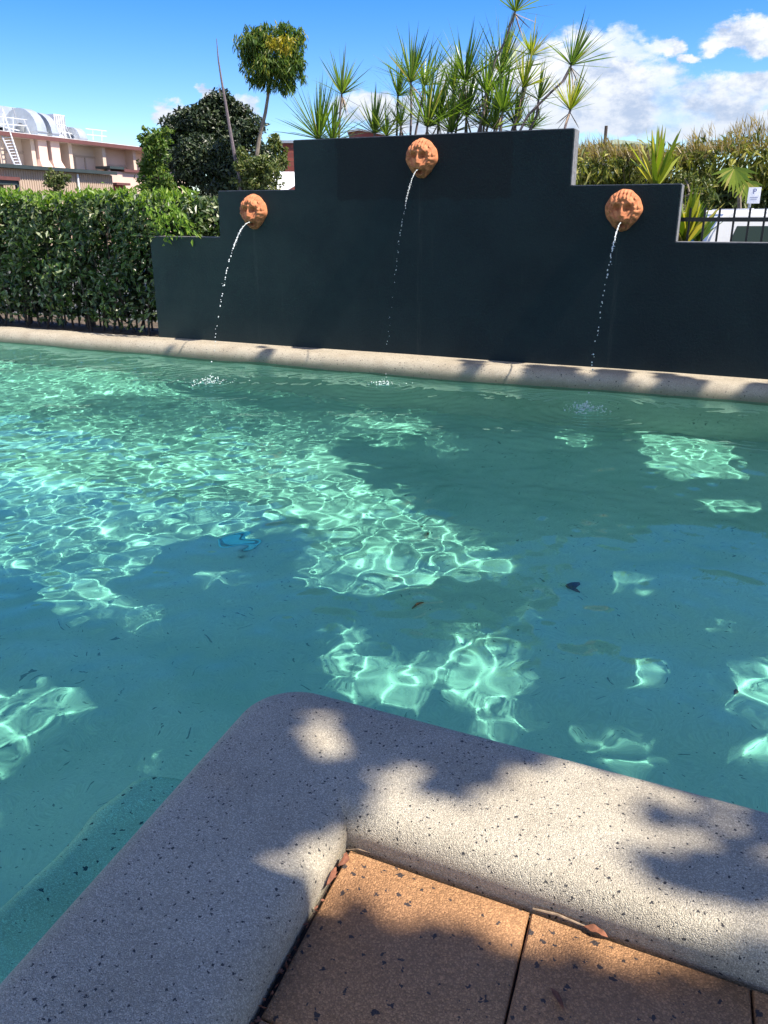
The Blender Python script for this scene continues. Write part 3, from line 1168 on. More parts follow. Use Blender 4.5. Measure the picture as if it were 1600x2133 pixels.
for k in range(46):
    s0 = -5.5 + k * 0.12 + rnd.uniform(-.04, .04)
    pt = [(s0 + 3.5, rnd.uniform(-.3, .1), 0)]
    for h in (0.25, 0.6, 1.0, 1.35):
        pt.append((pt[-1][0] + rnd.gauss(0, .05), pt[-1][1] + rnd.gauss(0, .05), h))
    st.tube(pt, [0.014, 0.012, 0.010, 0.008, 0.004], 5)
st.build('stems', M['darkbark'], hedge)
# darker heart of twigs that stops most light
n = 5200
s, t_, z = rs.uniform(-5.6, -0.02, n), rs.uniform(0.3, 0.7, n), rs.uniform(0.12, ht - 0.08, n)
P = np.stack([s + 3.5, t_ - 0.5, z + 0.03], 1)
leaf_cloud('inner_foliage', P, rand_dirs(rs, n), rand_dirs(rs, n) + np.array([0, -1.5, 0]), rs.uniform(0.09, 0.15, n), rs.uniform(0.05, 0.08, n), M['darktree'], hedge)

# second, grey-green hedge further back
gh = empty('hedge', W(-0.5, 2.0, -0.7), TH)
tag(gh, 'duller grey green clipped hedge further back, left of the left lion step', 'hedge')
n = 5200
s = rs.uniform(-1.6, 2.2, n)
z = 2.22 - 1.1 * rs.rand(n) ** 1.6 + 0.02 * np.sin(s * 9)
P = np.stack([s, -0.35 + 0.7 * rs.rand(n) ** 1.4, z], 1)
leaf_cloud('foliage', P, rand_dirs(rs, n) + np.array([0, -0.3, 0.3]), rand_dirs(rs, n) + np.array([0, -1, .6]), rs.uniform(0.03, 0.06, n), rs.uniform(0.016, 0.03, n), M['greyhedge'], gh)
st = MB()
for k in range(16):
    st.tube([(-1.5 + k * 0.23, 0, 0), (-1.45 + k * 0.23, 0.02, 1.0), (-1.5 + k * 0.23, 0, 2.0)], [0.02, 0.014, 0.006], 5)
st.build('stems', M['darkbark'], gh)


# ------------------------------------------------------------------ iron fences
def fence(name, s0, s1, t0, zb, ztop, zrails, label, step=0.112, posts=()):
    f = empty(name, W(s0, t0, zb), TH)
    tag(f, label, 'fence')
    bar = MB()
    bar.box((0, 0, (ztop - zb) / 2), (0.017, 0.017, ztop - zb))
    first = bar.build('bar', M['iron'], f)
    nb = int((s1 - s0) / step)
    first.location = (step * 0.5, 0, 0)
    for k in range(1, nb):
        c = first.copy()
        COL.objects.link(c)
        c.parent = f
        c.location = (step * (k + 0.5), 0, 0)
    for zr in zrails:
        r_ = MB()
        r_.box(((s1 - s0) / 2, 0, zr - zb), (s1 - s0, 0.038, 0.034))
        r_.build('rail', M['iron'], f)
    for ps in posts:
        r_ = MB()
        r_.box((ps - s0, -0.001, (ztop - zb + 0.03) / 2), (0.05, 0.05, ztop - zb + 0.03))
        r_.build('post', M['iron'], f, bevel=0.003)
    return f


fence('iron_fence', 5.16, 8.2, 0.33, -0.03, 1.335, (0.1, 1.242), 'black iron bar fence above the low right end of the wall', 0.116, (8.1,))
fence('iron_fence', -5.6, 1.3, 0.62, -0.03, 1.30, (0.12, 1.2), 'black iron fence half buried in the hedge left of the wall', 0.115, (-1.52,))

# ------------------------------------------------------------------ spiky dragon-tree canes behind the wall
def rosette(rs, c, r, up, n=34, arch=0.5, wid=0.022, spread=1.0):
    """strappy blades from one point; returns verts and faces"""
    V, F = [], []
    up = Vector(up).normalized()
    for k in range(n):
        az = rs.uniform(0, 2 * math.pi)
        inc = rs.uniform(0.03, 1.0) ** 1.05 * R(78) * spread
        a = up.orthogonal().normalized()
        b = up.cross(a)
        side = a * math.cos(az) + b * math.sin(az)
        d = up * math.cos(inc) + side * math.sin(inc)
        L = r * rs.uniform(0.6, 1.2)
        wv = d.cross(side if abs(d.dot(side)) < .98 else a)
        if wv.length < 1e-3:
            wv = a
        wv = wv.normalized()
        tw = rs.uniform(-0.6, 0.6)
        nv = d.cross(wv).normalized()
        wv = (wv * math.cos(tw) + nv * math.sin(tw)).normalized()
        sag = arch * rs.uniform(0.3, 1.3) * math.sin(inc)
        base = len(V)
        ks = (0.0, 0.22, 0.5, 0.78, 1.0)
        ws = (0.55, 1.0, 0.95, 0.6, 0.03)
        for q, ww in zip(ks, ws):
            p = Vector(c) + d * (L * q) + Vector((0, 0, -1)) * (sag * L * q * q * 0.5)
            V.append(p + wv * (wid * ww * 0.5))
            V.append(p - wv * (wid * ww * 0.5))
        for q in range(4):
            i = base + q * 2
            F.append((i, i + 1, i + 3, i + 2))
    return V, F


rr_ = random.Random(31)
DRA = [  # stem pixels from foot to crown, crown radius px, blades, depth behind wall, label
    ([(1000, 300), (1003, 250), (1030, 130), (1050, 90), (1073, 24)], 66, 24, 0.55, 'tallest thin cane with a small leaf tuft reaching the top of the picture'),
    ([(706, 300), (708, 240), (712, 196)], 62, 34, 0.75, 'lone upright spiky cane standing left of the clump above the wall'),
    ([(668, 330), (664, 290)], 92, 46, 0.50, 'big low spiky clump at the left end of the tall wall top'),
    ([(781, 320), (780, 278)], 66, 34, 0.70, 'low spiky tuft in front of the brick roof above the wall'),
    ([(806, 320), (805, 284)], 52, 28, 0.55, 'small low spiky tuft just left of the middle lion head'),
    ([(826, 300), (829, 200)], 60, 26, 0.90, 'spiky cane head at the left edge of the tall clump'),
    ([(854, 310), (857, 230), (856, 172)], 74, 38, 0.60, 'dense spiky cane head directly above the middle lion head'),
    ([(860, 310), (884, 178)], 66, 32, 0.95, 'spiky cane head just right of the one above the middle lion'),
    ([(886, 330), (890, 265)], 104, 44, 0.45, 'widest low spiky clump right above the middle lion head'),
    ([(930, 300), (945, 190)], 62, 26, 1.00, 'spiky cane head in the thick of the clump, right of the middle lion'),
    ([(944, 310), (955, 240), (969, 168)], 80, 36, 0.60, 'tall blue green spiky head left of the tallest cane'),
    ([(984, 320), (1006, 240), (1013, 194)], 78, 38, 0.50, 'broad spiky head at the foot of the tallest cane'),
    ([(1001, 320), (1030, 210), (1043, 152)], 82, 38, 0.85, 'broad spiky head beside the stem of the tallest cane, against the cloud'),
    ([(1036, 320), (1047, 232)], 78, 38, 0.45, 'bright green spiky head low over the wall top, right of centre'),
    ([(1058, 310), (1095, 180), (1107, 115)], 56, 24, 0.75, 'yellowish spiky head high against the cloud right of the tallest cane'),
    ([(1052, 310), (1078, 240), (1090, 183)], 60, 26, 0.60, 'narrow spiky head below the yellowish one'),
    ([(1090, 300), (1118, 240), (1122, 208)], 50, 20, 0.70, 'thin spiky head between the leaning cane and the narrow one'),
    ([(1064, 310), (1100, 240), (1150, 190), (1172, 170), (1190, 136)], 68, 28, 0.50, 'long cane leaning right with a fan of leaves against the white cloud'),
    ([(1172, 290), (1178, 262), (1188, 230)], 62, 24, 0.45, 'rightmost yellow green spiky plant at the end of the tall wall top'),
    ([(944, 320), (941, 276)], 80, 36, 0.50, 'low dark spiky clump left of the bright green one on the wall top'),
    ([(1106, 320), (1107, 268)], 44, 26, 0.95, 'low dark tuft above the wall left of its right end'),
    ([(908, 330), (914, 252)], 78, 32, 0.70, 'low spiky head filling the gap right of the widest low clump'),
    ([(1002, 330), (1008, 262)], 74, 32, 0.65, 'low spiky head at the wall top under the tallest cane'),
    ([(1024, 330), (1030, 270)], 70, 30, 0.50, 'low spiky head between the tallest cane foot and the bright green head'),
    ([(1068, 330), (1074, 262)], 66, 28, 0.70, 'low spiky head right of the bright green one on the wall top'),
    ([(690, 340), (692, 296)], 74, 32, 0.60, 'thin low blades touching the right side of the leftmost big clump'),
    ([(966, 330), (972, 240)], 78, 34, 0.80, 'mid height spiky head left of the foot of the tallest cane'),
    ([(836, 320), (835, 262)], 44, 22, 0.80, 'small spiky tuft among the bare canes left of the middle lion'),
]
for (stem, rad, nb, dep, label) in DRA:
    foot = wpx(stem[0][0], stem[0][1], dep)
    base = Vector((foot.x, foot.y, -0.04))
    o = empty('dracaena', base)
    tag(o, label, 'spiky plant', 'spiky plants growing behind the tall wall')
    pts = [wpx(u, v, dep + 0.04 * i) for i, (u, v) in enumerate(stem)]
    full = [base] + pts
    kpx = (Vector(pts[-1]) - Vector((0, 0, CAMH))).length / FPX
    stm = MB()
    stm.tube([p - base for p in full], [0.015] + [0.013 - 0.003 * (i / len(pts)) for i in range(len(pts))], 6)
    stm.build('stem', M['cane'], o, smooth=True)
    upv = (pts[-1] - pts[-2] if len(pts) > 1 else Vector((0, 0, 1))).normalized() * 0.6 + Vector((0.12, 0, 0.8))
    V_, F_ = rosette(rr_, pts[-1] - base, rad * kpx * 1.18, upv, int(nb * 2.1), 0.18, 0.0135 if rad > 55 else 0.011)
    mesh_obj('leaf_rosette', V_, F_, M['blade'] if 'yellow' not in label else M['blade_y'], o, smooth=True)
    V_, F_ = rosette(rr_, pts[-1] - base - Vector((0, 0, 0.015)), rad * kpx * 0.75, (rr_.uniform(-.3, .3), -0.1, -1), 7, -0.1, 0.010, 0.75)
    mesh_obj('dead_leaves', V_, F_, M['deadpale'], o, smooth=True)

# spiky plants at the right steps
for (u, v, rad, dep, mt, label) in ((1366, 384, 82, 0.75, 'blade_y', 'large yellow green fan plant rising behind the right lion step'),
                                    (1424, 505, 84, 0.55, 'blade_y', 'bright yellow green blades behind the iron fence at the wall corner'),
                                    (1452, 500, 60, 1.0, 'blade', 'dark green blades behind the fence in front of the white van')):
    c = wpx(u, v + 6, dep)
    base = Vector((c.x, c.y, -0.04))
    o = empty('strap_plant', base)
    tag(o, label, 'plant')
    k = (c - Vector((0, 0, CAMH))).length / FPX
    V_, F_ = rosette(rr_, c - base, rad * k * 1.15, (0, 0, 1), 40, 0.3, 0.045, 0.62)
    mesh_obj('leaf_rosette', V_, F_, M[mt], o, smooth=True)
    stm = MB()
    stm.tube([(0, 0, 0), tuple((c - base) * 0.5 + Vector((0.01, 0, 0))), tuple(c - base)], [0.05, 0.04, 0.03], 7)
    stm.build('stem', M['bark'], o, smooth=True)
tw_ = MB()
o = empty('bare_shrub', W(5.55, 0.8, -0.04), 0)
tag(o, 'grey leafy shrub with pale bare twigs behind the corner of the right lion step', 'shrub')
bb = o.location
for (a, b) in (((1425, 440), (1418, 410)), ((1418, 412), (1465, 404)), ((1425, 436), (1462, 400)), ((1432, 470), (1436, 380)), ((1436, 400), (1426, 372)), ((1420, 450), (1432, 425))):
    p, q = wpx(a[0], a[1], 0.8), wpx(b[0], b[1], 0.85)
    mid = (p + q) / 2 + Vector((0, 0, 0.02))
    tw_.tube([p - bb, mid - bb, q - bb], [0.012, 0.009, 0.004], 5)
tw_.tube([(0, 0, 0), wpx(1430, 470, 0.8) - bb], [0.02, 0.012], 6)
tw_.build('twig', M['bark'], o)
cl = []
for (u, v, a, b) in ((1455, 385, 28, 20), (1430, 375, 20, 18), (1475, 410, 18, 14), (1440, 420, 20, 18)):
    p = wpx(u, v, 0.9)
    k = p.length / FPX
    cl.append((tuple(p - bb), (a * k, a * k, b * k)))
crown('foliage', np.random.RandomState(3), cl, 520, 0.05, 0.02, M['olive'], o, 0.1, 0.2)

# ------------------------------------------------------------------ trees beyond
GZ = -0.7


def tree(name, label, cat, foot, Y, clumps, n, L, Wd, mat, trunk_r, trunk_mat, seed, droop=0.3, trunk_top=None, shell=0.5, extra=None, depth=0.9):
    f = at_y(foot[0], foot[1], Y)
    base = Vector((f.x, Y, GZ))
    o = empty(name, base)
    tag(o, label, cat)
    rs_ = np.random.RandomState(seed)
    cl = px_clumps(clumps, Y, depth)
    cl = [((c[0] - base.x, c[1] - base.y, c[2] - base.z), r) for c, r in cl]
    crown('crown', rs_, cl, n, L, Wd, mat, o, droop, shell)
    tb = MB()
    if trunk_top is None:
        trunk_top = [clumps[0][:2]]
    pts = [Vector((0, 0, 0))]
    for (u, v) in trunk_top:
        p = at_y(u, v, Y)
        pts.append(p - base)
    rad = [trunk_r * (1 - 0.6 * i / len(pts)) for i in range(len(pts))]
    tb.tube(pts, rad, 7)
    # limbs to each clump
    for c, r in cl[:7]:
        a = pts[-1] * 0.75 if len(pts) == 2 else pts[-1]
        tb.tube([a, (a + Vector(c)) / 2 + Vector((0, 0, 0.1)), Vector(c)], [trunk_r * 0.4, trunk_r * 0.28, trunk_r * 0.1], 5)
    tb.build('trunk', trunk_mat, o, smooth=True)
    if extra:
        extra(o, base, rs_)
    return o


dark = [(456, 208, 30, 22), (425, 240, 26, 20), (360, 285, 30, 24), (462, 238, 44, 26), (478, 265, 56, 34), (440, 285, 74, 50), (398, 262, 26, 20), (385, 290, 54, 38), (362, 300, 34, 30), (505, 290, 36, 34), (532, 325, 34, 38),
        (440, 345, 78, 46, -1.0), (360, 355, 50, 46, -0.6), (470, 375, 74, 34, -1.5), (520, 372, 46, 32, -1), (400, 325, 34, 34, -1.4), (478, 325, 30, 40, -1.8), (340, 330, 28, 30)]
tree('fig_tree', 'large dark green dense tree left of the wall behind the hedge', 'tree', (440, 400), 25, dark, 26000, 0.14, 0.07, M['darktree'], 0.22, M['darkbark'], 1, 0.25, shell=0.62)
tree('young_tree', 'small light green tree in front of the beige building edge, left of the dark tree', 'tree', (325, 400), 22,
     [(325, 285, 32, 20), (312, 310, 24, 26), (335, 320, 26, 30), (318, 345, 24, 20), (330, 375, 36, 26), (345, 395, 26, 16), (305, 392, 24, 16)], 2600, 0.13, 0.06, M['lighttree'], 0.07, M['darkbark'], 2, 0.3, shell=0.2)


def yellow_patch(o, base, rs_):
    cl = [((c[0] - base.x, c[1] - base.y, c[2] - base.z), r) for c, r in px_clumps([(590, 92, 26, 13, -0.9), (563, 88, 9, 12, -1.0), (603, 105, 9, 10, -0.9)], 22)]
    crown('yellow_leaves', rs_, cl, 210, 0.15, 0.045, M['yellow'], o, 0.8, 0.3)


ball = [(565, 118, 46, 38), (530, 110, 34, 36), (600, 112, 34, 38), (545, 82, 34, 22), (585, 84, 36, 22), (520, 95, 24, 26), (615, 100, 22, 30), (548, 155, 32, 26),
        (585, 160, 32, 26), (612, 145, 24, 30), (525, 140, 24, 26), (596, 180, 18, 18), (540, 74, 12, 14)]
tree('round_crowned_tree', 'tall thin tree with a round weeping crown and a yellow patch against the blue sky', 'tree', (535, 345), 22, ball, 6800, 0.17, 0.034, M['ball'], 0.06, M['bark'], 3, 1.3,
     trunk_top=[(533, 340), (540, 290), (553, 235), (560, 190), (562, 150)], shell=0.35, extra=yellow_patch)
tree('olive_shrub', 'bushy yellow green shrub at the foot of the tall thin tree behind the wall', 'shrub', (540, 400), 20,
     [(535, 350, 32, 26), (520, 380, 34, 22), (560, 360, 24, 28), (545, 390, 40, 18), (508, 340, 18, 26)], 2300, 0.11, 0.05, M['olive'], 0.05, M['darkbark'], 4, 0.2, shell=0.2)
tree('background_tree', 'distant olive tree between the dark tree and the red brick building', 'tree', (575, 380), 38,
     [(572, 305, 20, 18), (568, 335, 26, 24), (580, 325, 16, 24)], 1300, 0.2, 0.1, M['olive'], 0.12, M['darkbark'], 5, 0.2)
tree('garden_shrub', 'small round green shrub in front of the beige building, left of its downpipe', 'shrub', (120, 395), 30,
     [(110, 368, 15, 15), (130, 375, 16, 14), (118, 385, 22, 14)], 900, 0.12, 0.06, M['olive'], 0.05, M['darkbark'], 6, 0.1, shell=0.3)

# bare leaning pole trunk
f = at_y(492, 345, 20)
po = MB()
base = Vector((f.x, 20, GZ))
po.tube([Vector((0.05, 0, 0))] + [at_y(u, v, 20) - base for (u, v) in ((500, 370), (488, 320), (480, 275), (470, 215), (462, 170), (455, 125), (451, 80))], [0.05, 0.045, 0.04, 0.035, 0.03, 0.024, 0.016, 0.006], 7)
po.tube([at_y(459, 200, 20) - base, at_y(456, 176, 20) - base], [0.012, 0.004], 5)
o = po.build('bare_tree', M['cane'], smooth=True)
o.location = base
tag(o, 'bare thin leaning trunk without leaves standing up from the dark tree', 'tree')

# ------------------------------------------------------------------ bamboo and grass hedge on the right
def bambu(o_name, label, u0, u1, vtop, Y, seed, n):
    rs_ = np.random.RandomState(seed)
    a, b = at_y(u0, vtop, Y), at_y(u1, vtop, Y)
    base = Vector(((a.x + b.x) / 2, Y, GZ))
    o = empty(o_name, base)
    tag(o, label, 'hedge', 'bushes of the tall row behind the car park')
    wd = (b.x - a.x) / 2
    hh = a.z - GZ
    cl = []
    k = 7
    for i in range(k):
        x = -wd + (i + .5) * 2 * wd / k
        dz = rs_.uniform(-0.12, 0.06)
        cl.append(((x, rs_.uniform(-.25, .25), hh - 0.42 + dz), (wd / k * 1.5, 0.7, 0.48)))
        cl.append(((x, 0.15 + rs_.uniform(-.25, .25), hh - 1.25 + dz), (wd / k * 1.5, 0.8, 0.75)))
        cl.append(((x, 0.5, hh - 2.3), (wd / k * 1.4, 0.8, 0.8)))
    P, d = clump_points(rs_, cl, n, 0.45)
    up = P[:, 2] > hh - 1.0
    D = d * 0.5 + rand_dirs(rs_, n) * 0.7 + np.array([0, 0, -0.6])
    U = rand_dirs(rs_, n) * 0.5 + np.array([0, -0.7, 0.7])
    L = rs_.uniform(0.14, 0.32, n)
    leaf_cloud('foliage', P[up], D[up], U[up], L[up], L[up] * 0.19, M['bamboo'], o)
    leaf_cloud('lower_foliage', P[~up], D[~up], U[~up], L[~up], L[~up] * 0.24, M['olive'], o)
    n2 = int(n * 0.35)
    P2 = np.stack([rs_.uniform(-wd, wd, n2), rs_.uniform(0.2, 0.8, n2), rs_.uniform(0.0, hh - 0.7, n2)], 1)
    leaf_cloud('inner_foliage', P2, rand_dirs(rs_, n2) + np.array([0, 0, -1]), rand_dirs(rs_, n2) + np.array([0, -1.5, 0]), 0.42, 0.16, M['darktree'], o)
    # feathery plumes
    n3 = 900
    x = rs_.uniform(-wd, wd, n3)
    clus = 0.5 + 0.5 * np.sin(x * 3.0 + seed * 2.3) * np.sin(x * 1.1 + seed)
    P3 = np.stack([x, rs_.uniform(-.6, .3, n3), hh - 0.25 + rs_.rand(n3) ** 1.7 * 0.62 * clus], 1)
    D3 = rand_dirs(rs_, n3) * 0.5 + np.array([-0.35, 0, 1.0])
    leaf_cloud('plumes', P3, D3, rand_dirs(rs_, n3), rs_.uniform(0.16, 0.4, n3), 0.009, M['plume'], o)
    cn = MB()
    r2 = random.Random(seed)
    for i in range(26):
        x = r2.uniform(-wd, wd)
        cn.tube([(x, 0.2, 0), (x + r2.gauss(0, .1), 0.1, hh * 0.5), (x + r2.gauss(0, .2), 0, hh - 0.4)], [0.02, 0.016, 0.006], 5)
    cn.build('canes', M['bark'], o)


bambu('bamboo_hedge', 'bushy olive bamboo mass right beside the end of the tall wall', 1170, 1330, 300, 18.5, 41, 4200)
bambu('bamboo_hedge', 'lower middle stretch of the bamboo row behind the fan plant', 1310, 1470, 306, 18.0, 42, 4200)
bambu('bamboo_hedge', 'tallest right stretch of the bamboo row above the white van and parking sign', 1450, 1680, 284, 17.6, 43, 5600)
bambu('bamboo_hedge', 'far right end of the bamboo row beyond the parking sign', 1670, 1900, 290, 17.2, 44, 4200)
# drooping fan of the palm by the sign
c = at_y(1548, 385, 15.5)
o = empty('fan_palm', Vector((c.x, c.y, GZ)))
tag(o, 'drooping yellow palm fan beside the parking sign', 'palm')
V_, F_ = [], []
rp = random.Random(8)
for (u, v, r_) in ((1556, 378, 34), (1530, 350, 44)):
    q = at_y(u, v, 15.5)
    for k in range(13):
        a = R(-170 + k * 13.5)
        L = r_ * 15.5 / FPX * rp.uniform(0.85, 1.1)
        d = Vector((math.cos(a), -0.2, math.sin(a)))
        pl = Vector((-math.sin(a), 0, math.cos(a)))
        b = len(V_)
        for qq, ww in ((0.05, 0.02), (0.5, 0.035), (1, 0.003)):
            p = q + d * L * qq + Vector((0, 0, -0.1 * L * qq * qq)) - o.location
            V_ += [p + pl * ww, p - pl * ww]
        F_ += [(b, b + 1, b + 3, b + 2), (b + 2, b + 3, b + 5, b + 4)]
mesh_obj('fan', V_, F_, M['blade_y'], o)
tb = MB()
q = at_y(1540, 372, 15.6) - o.location
tb.tube([(0.1, 0.1, 0), (0.12, 0.1, q.z * 0.6), q], [0.05, 0.045, 0.03], 6)
tb.build('trunk', M['bark'], o)

# ------------------------------------------------------------------ white van
M['vanpaint'] = simple('white_van_paint', (0.78, 0.79, 0.80), 0.3, 0.03, 3, spec=0.6)
m, t, out = material('van_glass')
principled(t, out, (0.008, 0.03, 0.03), 0.08, spec=0.45)
M['glass'] = m
M['rubber'] = simple('black_rubber', (0.02, 0.02, 0.02), 0.8)
VX, VY = at_y(1436, 500, 13.0).x, 13.0
van = empty('parked_van', (VX, VY, GZ), R(3))
tag(van, 'white van parked behind the iron fence at the right edge', 'van')
VH = at_y(1500, 436, VY).z - GZ
side = [(0.0, 0.35), (0.02, 0.95), (0.16, 1.22), (0.32, VH - 0.34), (0.46, VH - 0.08), (0.62, VH - 0.01), (0.9, VH), (4.5, VH), (4.62, VH - 0.06), (4.68, VH - 0.4), (4.7, 0.35)]
vb = MB()
vb.prism([(x, 0, z) for x, z in side], (0, 1.75, 0))
vb.build('body', M['vanpaint'], van, smooth=True, angle=30, bevel=0.035)
for k in range(9):
    rb = MB()
    rb.box((1.0 + k * 0.42, 0.87, VH + 0.008), (0.06, 1.35, 0.016))
    rb.build('roof_rib', M['vanpaint'], van)
zr = VH - 0.235
gut = MB()
gut.box((2.6, -0.008, VH - 0.10), (3.9, 0.018, 0.022))
gut.build('rain_gutter', M['vanpaint'], van)
for (x0, x1) in ((0.55, 1.42), (1.52, 2.72), (2.84, 4.1)):
    gl = MB()
    sl_ = 0.16 if x0 < 0.6 else 0.0
    gl.prism([(x0 + 0.0, -0.006, zr - 0.46), (x1, -0.006, zr - 0.46), (x1, -0.006, zr), (x0 + sl_, -0.006, zr)], (0, 0.012, 0))
    gl.build('window', M['glass'], van)
for x_ in (1.47, 2.78):
    pf = MB()
    pf.box((x_, -0.012, zr - 0.23), (0.035, 0.012, 0.5))
    pf.build('door_pillar', M['rubber'], van)
ws = MB()
ws.prism([(0.135, 0.12, 1.20), (0.135, 1.63, 1.20), (0.30, 1.55, VH - 0.36), (0.30, 0.2, VH - 0.36)], (-0.012, 0, 0.004))
ws.build('windscreen', M['glass'], van)
for (x, y) in ((0.85, 0.02), (3.75, 0.02), (0.85, 1.58), (3.75, 1.58)):
    wl = MB()
    wl.tube([(x, y, 0.33), (x, y + 0.17, 0.33)], 0.33, 20)
    wl.build('wheel', M['rubber'], van, smooth=True)
tr = MB()
tr.box((1.95, 0.0, VH - 0.075), (0.16, 0.03, 0.05))
tr.build('roof_clip', M['rubber'], van)

# ------------------------------------------------------------------ parking sign
M['signwhite'] = simple('sign_white', (0.72, 0.74, 0.78), 0.5, 0.06, 5)
M['galv'] = simple('galvanised_steel', (0.45, 0.47, 0.50), 0.45, 0.12, 4, metal=0.6)
M['signblue'] = simple('sign_blue', (0.03, 0.06, 0.25), 0.5, 0.05)
c = at_y(1571, 407, 15.0)
sg = empty('parking_sign', (c.x, 15.0, GZ), R(-18))
tag(sg, 'small white parking sign on a grey post above the van', 'sign')
p_ = MB()
p_.tube([(-0.05, 0.02, 0), (-0.05, 0.02, c.z - GZ + 0.1)], 0.024, 8)
p_.build('post', M['galv'], sg)
p_ = MB()
p_.box((0, -0.012, c.z - GZ), (0.20, 0.008, 0.26))
p_.build('plate', M['signwhite'], sg, bevel=0.002)
fc_ = bpy.data.curves.new('letter', 'FONT')
fc_.body = 'P'
fc_.size = 0.12
fc_.extrude = 0.001
fc_.align_x = 'CENTER'
tmp = bpy.data.objects.new('tmp', fc_)
COL.objects.link(tmp)
bpy.context.view_layer.update()
me = bpy.data.meshes.new_from_object(tmp.evaluated_get(bpy.context.evaluated_depsgraph_get()))
bpy.data.objects.remove(tmp)
me.materials.clear()
me.materials.append(M['signblue'])
lt = link(bpy.data.objects.new('letter', me), sg)
lt.location = (0, -0.018, c.z - GZ + 0.025)
lt.rotation_euler = (R(90), 0, 0)
for k, wdt in enumerate((0.13, 0.10)):
    b_ = MB()
    b_.box((0, -0.0175, c.z - GZ - 0.03 - 0.03 * k), (wdt, 0.002, 0.007))
    b_.build('text_line', M['signblue'], sg)

# ------------------------------------------------------------------ far roof and pole beyond the bamboo
M['farroof'] = simple('green_roof', (0.20, 0.25, 0.18), 0.8, 0.15)
rf = MB()
a, b = at_y(1240, 300, 60), at_y(1330, 300, 60)
ap = at_y(1290, 287, 62)
rf.add([(a.x, 60, a.z), (b.x + 1.5, 60, b.z), (b.x + 1.5, 66, b.z), (a.x, 66, a.z), (ap.x, 63, ap.z), (a.x, 60, GZ), (b.x + 1.5, 60, GZ), (b.x + 1.5, 66, GZ), (a.x, 66, GZ)],
       [(0, 1, 4), (1, 2, 4), (2, 3, 4), (3, 0, 4), (5, 6, 1, 0), (6, 7, 2, 1), (7, 8, 3, 2), (8, 5, 0, 3)])
o = rf.build('distant_house', M['farroof'])
tag(o, 'distant low green roof just showing over the bamboo right of the wall', 'house')
pl = MB()
c = at_y(1263, 262, 50)
pl.tube([(c.x, 50, GZ), (c.x, 50, c.z)], [0.12, 0.09], 7)
o = pl.build('utility_pole', M['darkbark'])
tag(o, 'thin dark utility pole far behind the bamboo', 'pole')

# ------------------------------------------------------------------ red brick building and white corrugated roof
def brick_mat():
    m, t, out = material('red_brick')
    co = t.n('ShaderNodeTexCoord').outputs['Object']
    mp = t.n('ShaderNodeMapping')
    t.put(mp.inputs[0], co)
    mp.inputs['Rotation'].default_value = (R(90), 0, 0)
    bk = t.n('ShaderNodeTexBrick')
    t.put(bk.inputs['Vector'], mp.outputs[0])
    bk.inputs['Color1'].default_value = (0.20, 0.045, 0.035, 1)
    bk.inputs['Color2'].default_value = (0.27, 0.07, 0.05, 1)
    bk.inputs['Mortar'].default_value = (0.16, 0.06, 0.05, 1)
    bk.inputs['Scale'].default_value = 1.0
    bk.inputs['Brick Width'].default_value = 0.4
    bk.inputs['Row Height'].default_value = 0.2
    bk.inputs['Mortar Size'].default_value = 0.015
    principled(t, out, bk.outputs[0], 0.85)
    return m


M['brick'] = brick_mat()
M['whiteroof'] = simple('white_roof_sheet', (0.74, 0.75, 0.76), 0.45, 0.05, 2)
bY = 44
b0, b1 = at_y(588, 300, bY), at_y(720, 300, bY)
z1 = at_y(600, 298, bY).z
bb_ = empty('brick_building', (b0.x, bY, GZ))
tag(bb_, 'red brick building behind the left shoulder of the tall wall', 'building')
k = MB()
k.box((2.6, 3, (z1 - GZ) / 2), (5.2, 6, z1 - GZ))
k.build('wall', M['brick'], bb_)
k = MB()
k.box((2.6, 3, z1 - GZ + 0.06), (5.4, 6.2, 0.12))
k.build('roof', M['galv'], bb_)
# the second, further and higher brick roof seen between the plants
b2 = at_y(727, 280, 52)
b3 = at_y(800, 280, 52)
zt = at_y(750, 272, 52).z
b4 = empty('brick_building', (b2.x, 52, GZ))
tag(b4, 'further red brick building peeping over the wall top between two spiky tufts', 'building')
k = MB()
w_ = b3.x - b2.x
k.prism([(0, 0, 0), (w_, 0, 0), (w_, 0, zt - GZ - 0.25), (w_ * 0.3, 0, zt - GZ), (0, 0, zt - GZ - 0.1)], (0, 6, 0))
k.build('wall', M['brick'], b4)
k = MB()
k.prism([(-0.1, -0.1, zt - GZ - 0.1), (w_ * 0.3, -0.1, zt - GZ + 0.01), (w_ + 0.1, -0.1, zt - GZ - 0.26), (w_ + 0.1, -0.1, zt - GZ - 0.18), (w_ * 0.3, -0.1, zt - GZ + 0.1), (-0.1, -0.1, zt - GZ)], (0, 6.2, 0))
k.build('roof', M['galv'], b4)

rY = 33
r0, r1 = at_y(540, 392, rY), at_y(640, 392, rY)
rt = at_y(600, 357, rY + 2.5)
rb_ = empty('shed', (r0.x, rY, GZ))
tag(rb_, 'low shed with white corrugated roof left of the tall wall', 'shed')
zl, zh = r0.z - GZ - 0.25, rt.z - GZ
Vv, Ff = [], []
ncor = 34
wd = r1.x - r0.x
for i in range(ncor * 4 + 1):
    x = wd * i / (ncor * 4)
    dz = 0.022 * math.cos(i * math.pi / 2)
    sk = 1.1
    Vv += [(x - sk, 0, zl + dz), (x + sk * 0.2, 3.0, zh + dz)]
for i in range(ncor * 4):
    Ff.append((i * 2, i * 2 + 2, i * 2 + 3, i * 2 + 1))
o = mesh_obj('roof_sheet', Vv, Ff, M['whiteroof'], rb_)
k = MB()
k.box((wd / 2, 1.6, (zl - 0.1) / 2), (wd, 2.6, zl - 0.1))
k.build('wall', M['signwhite'], rb_)

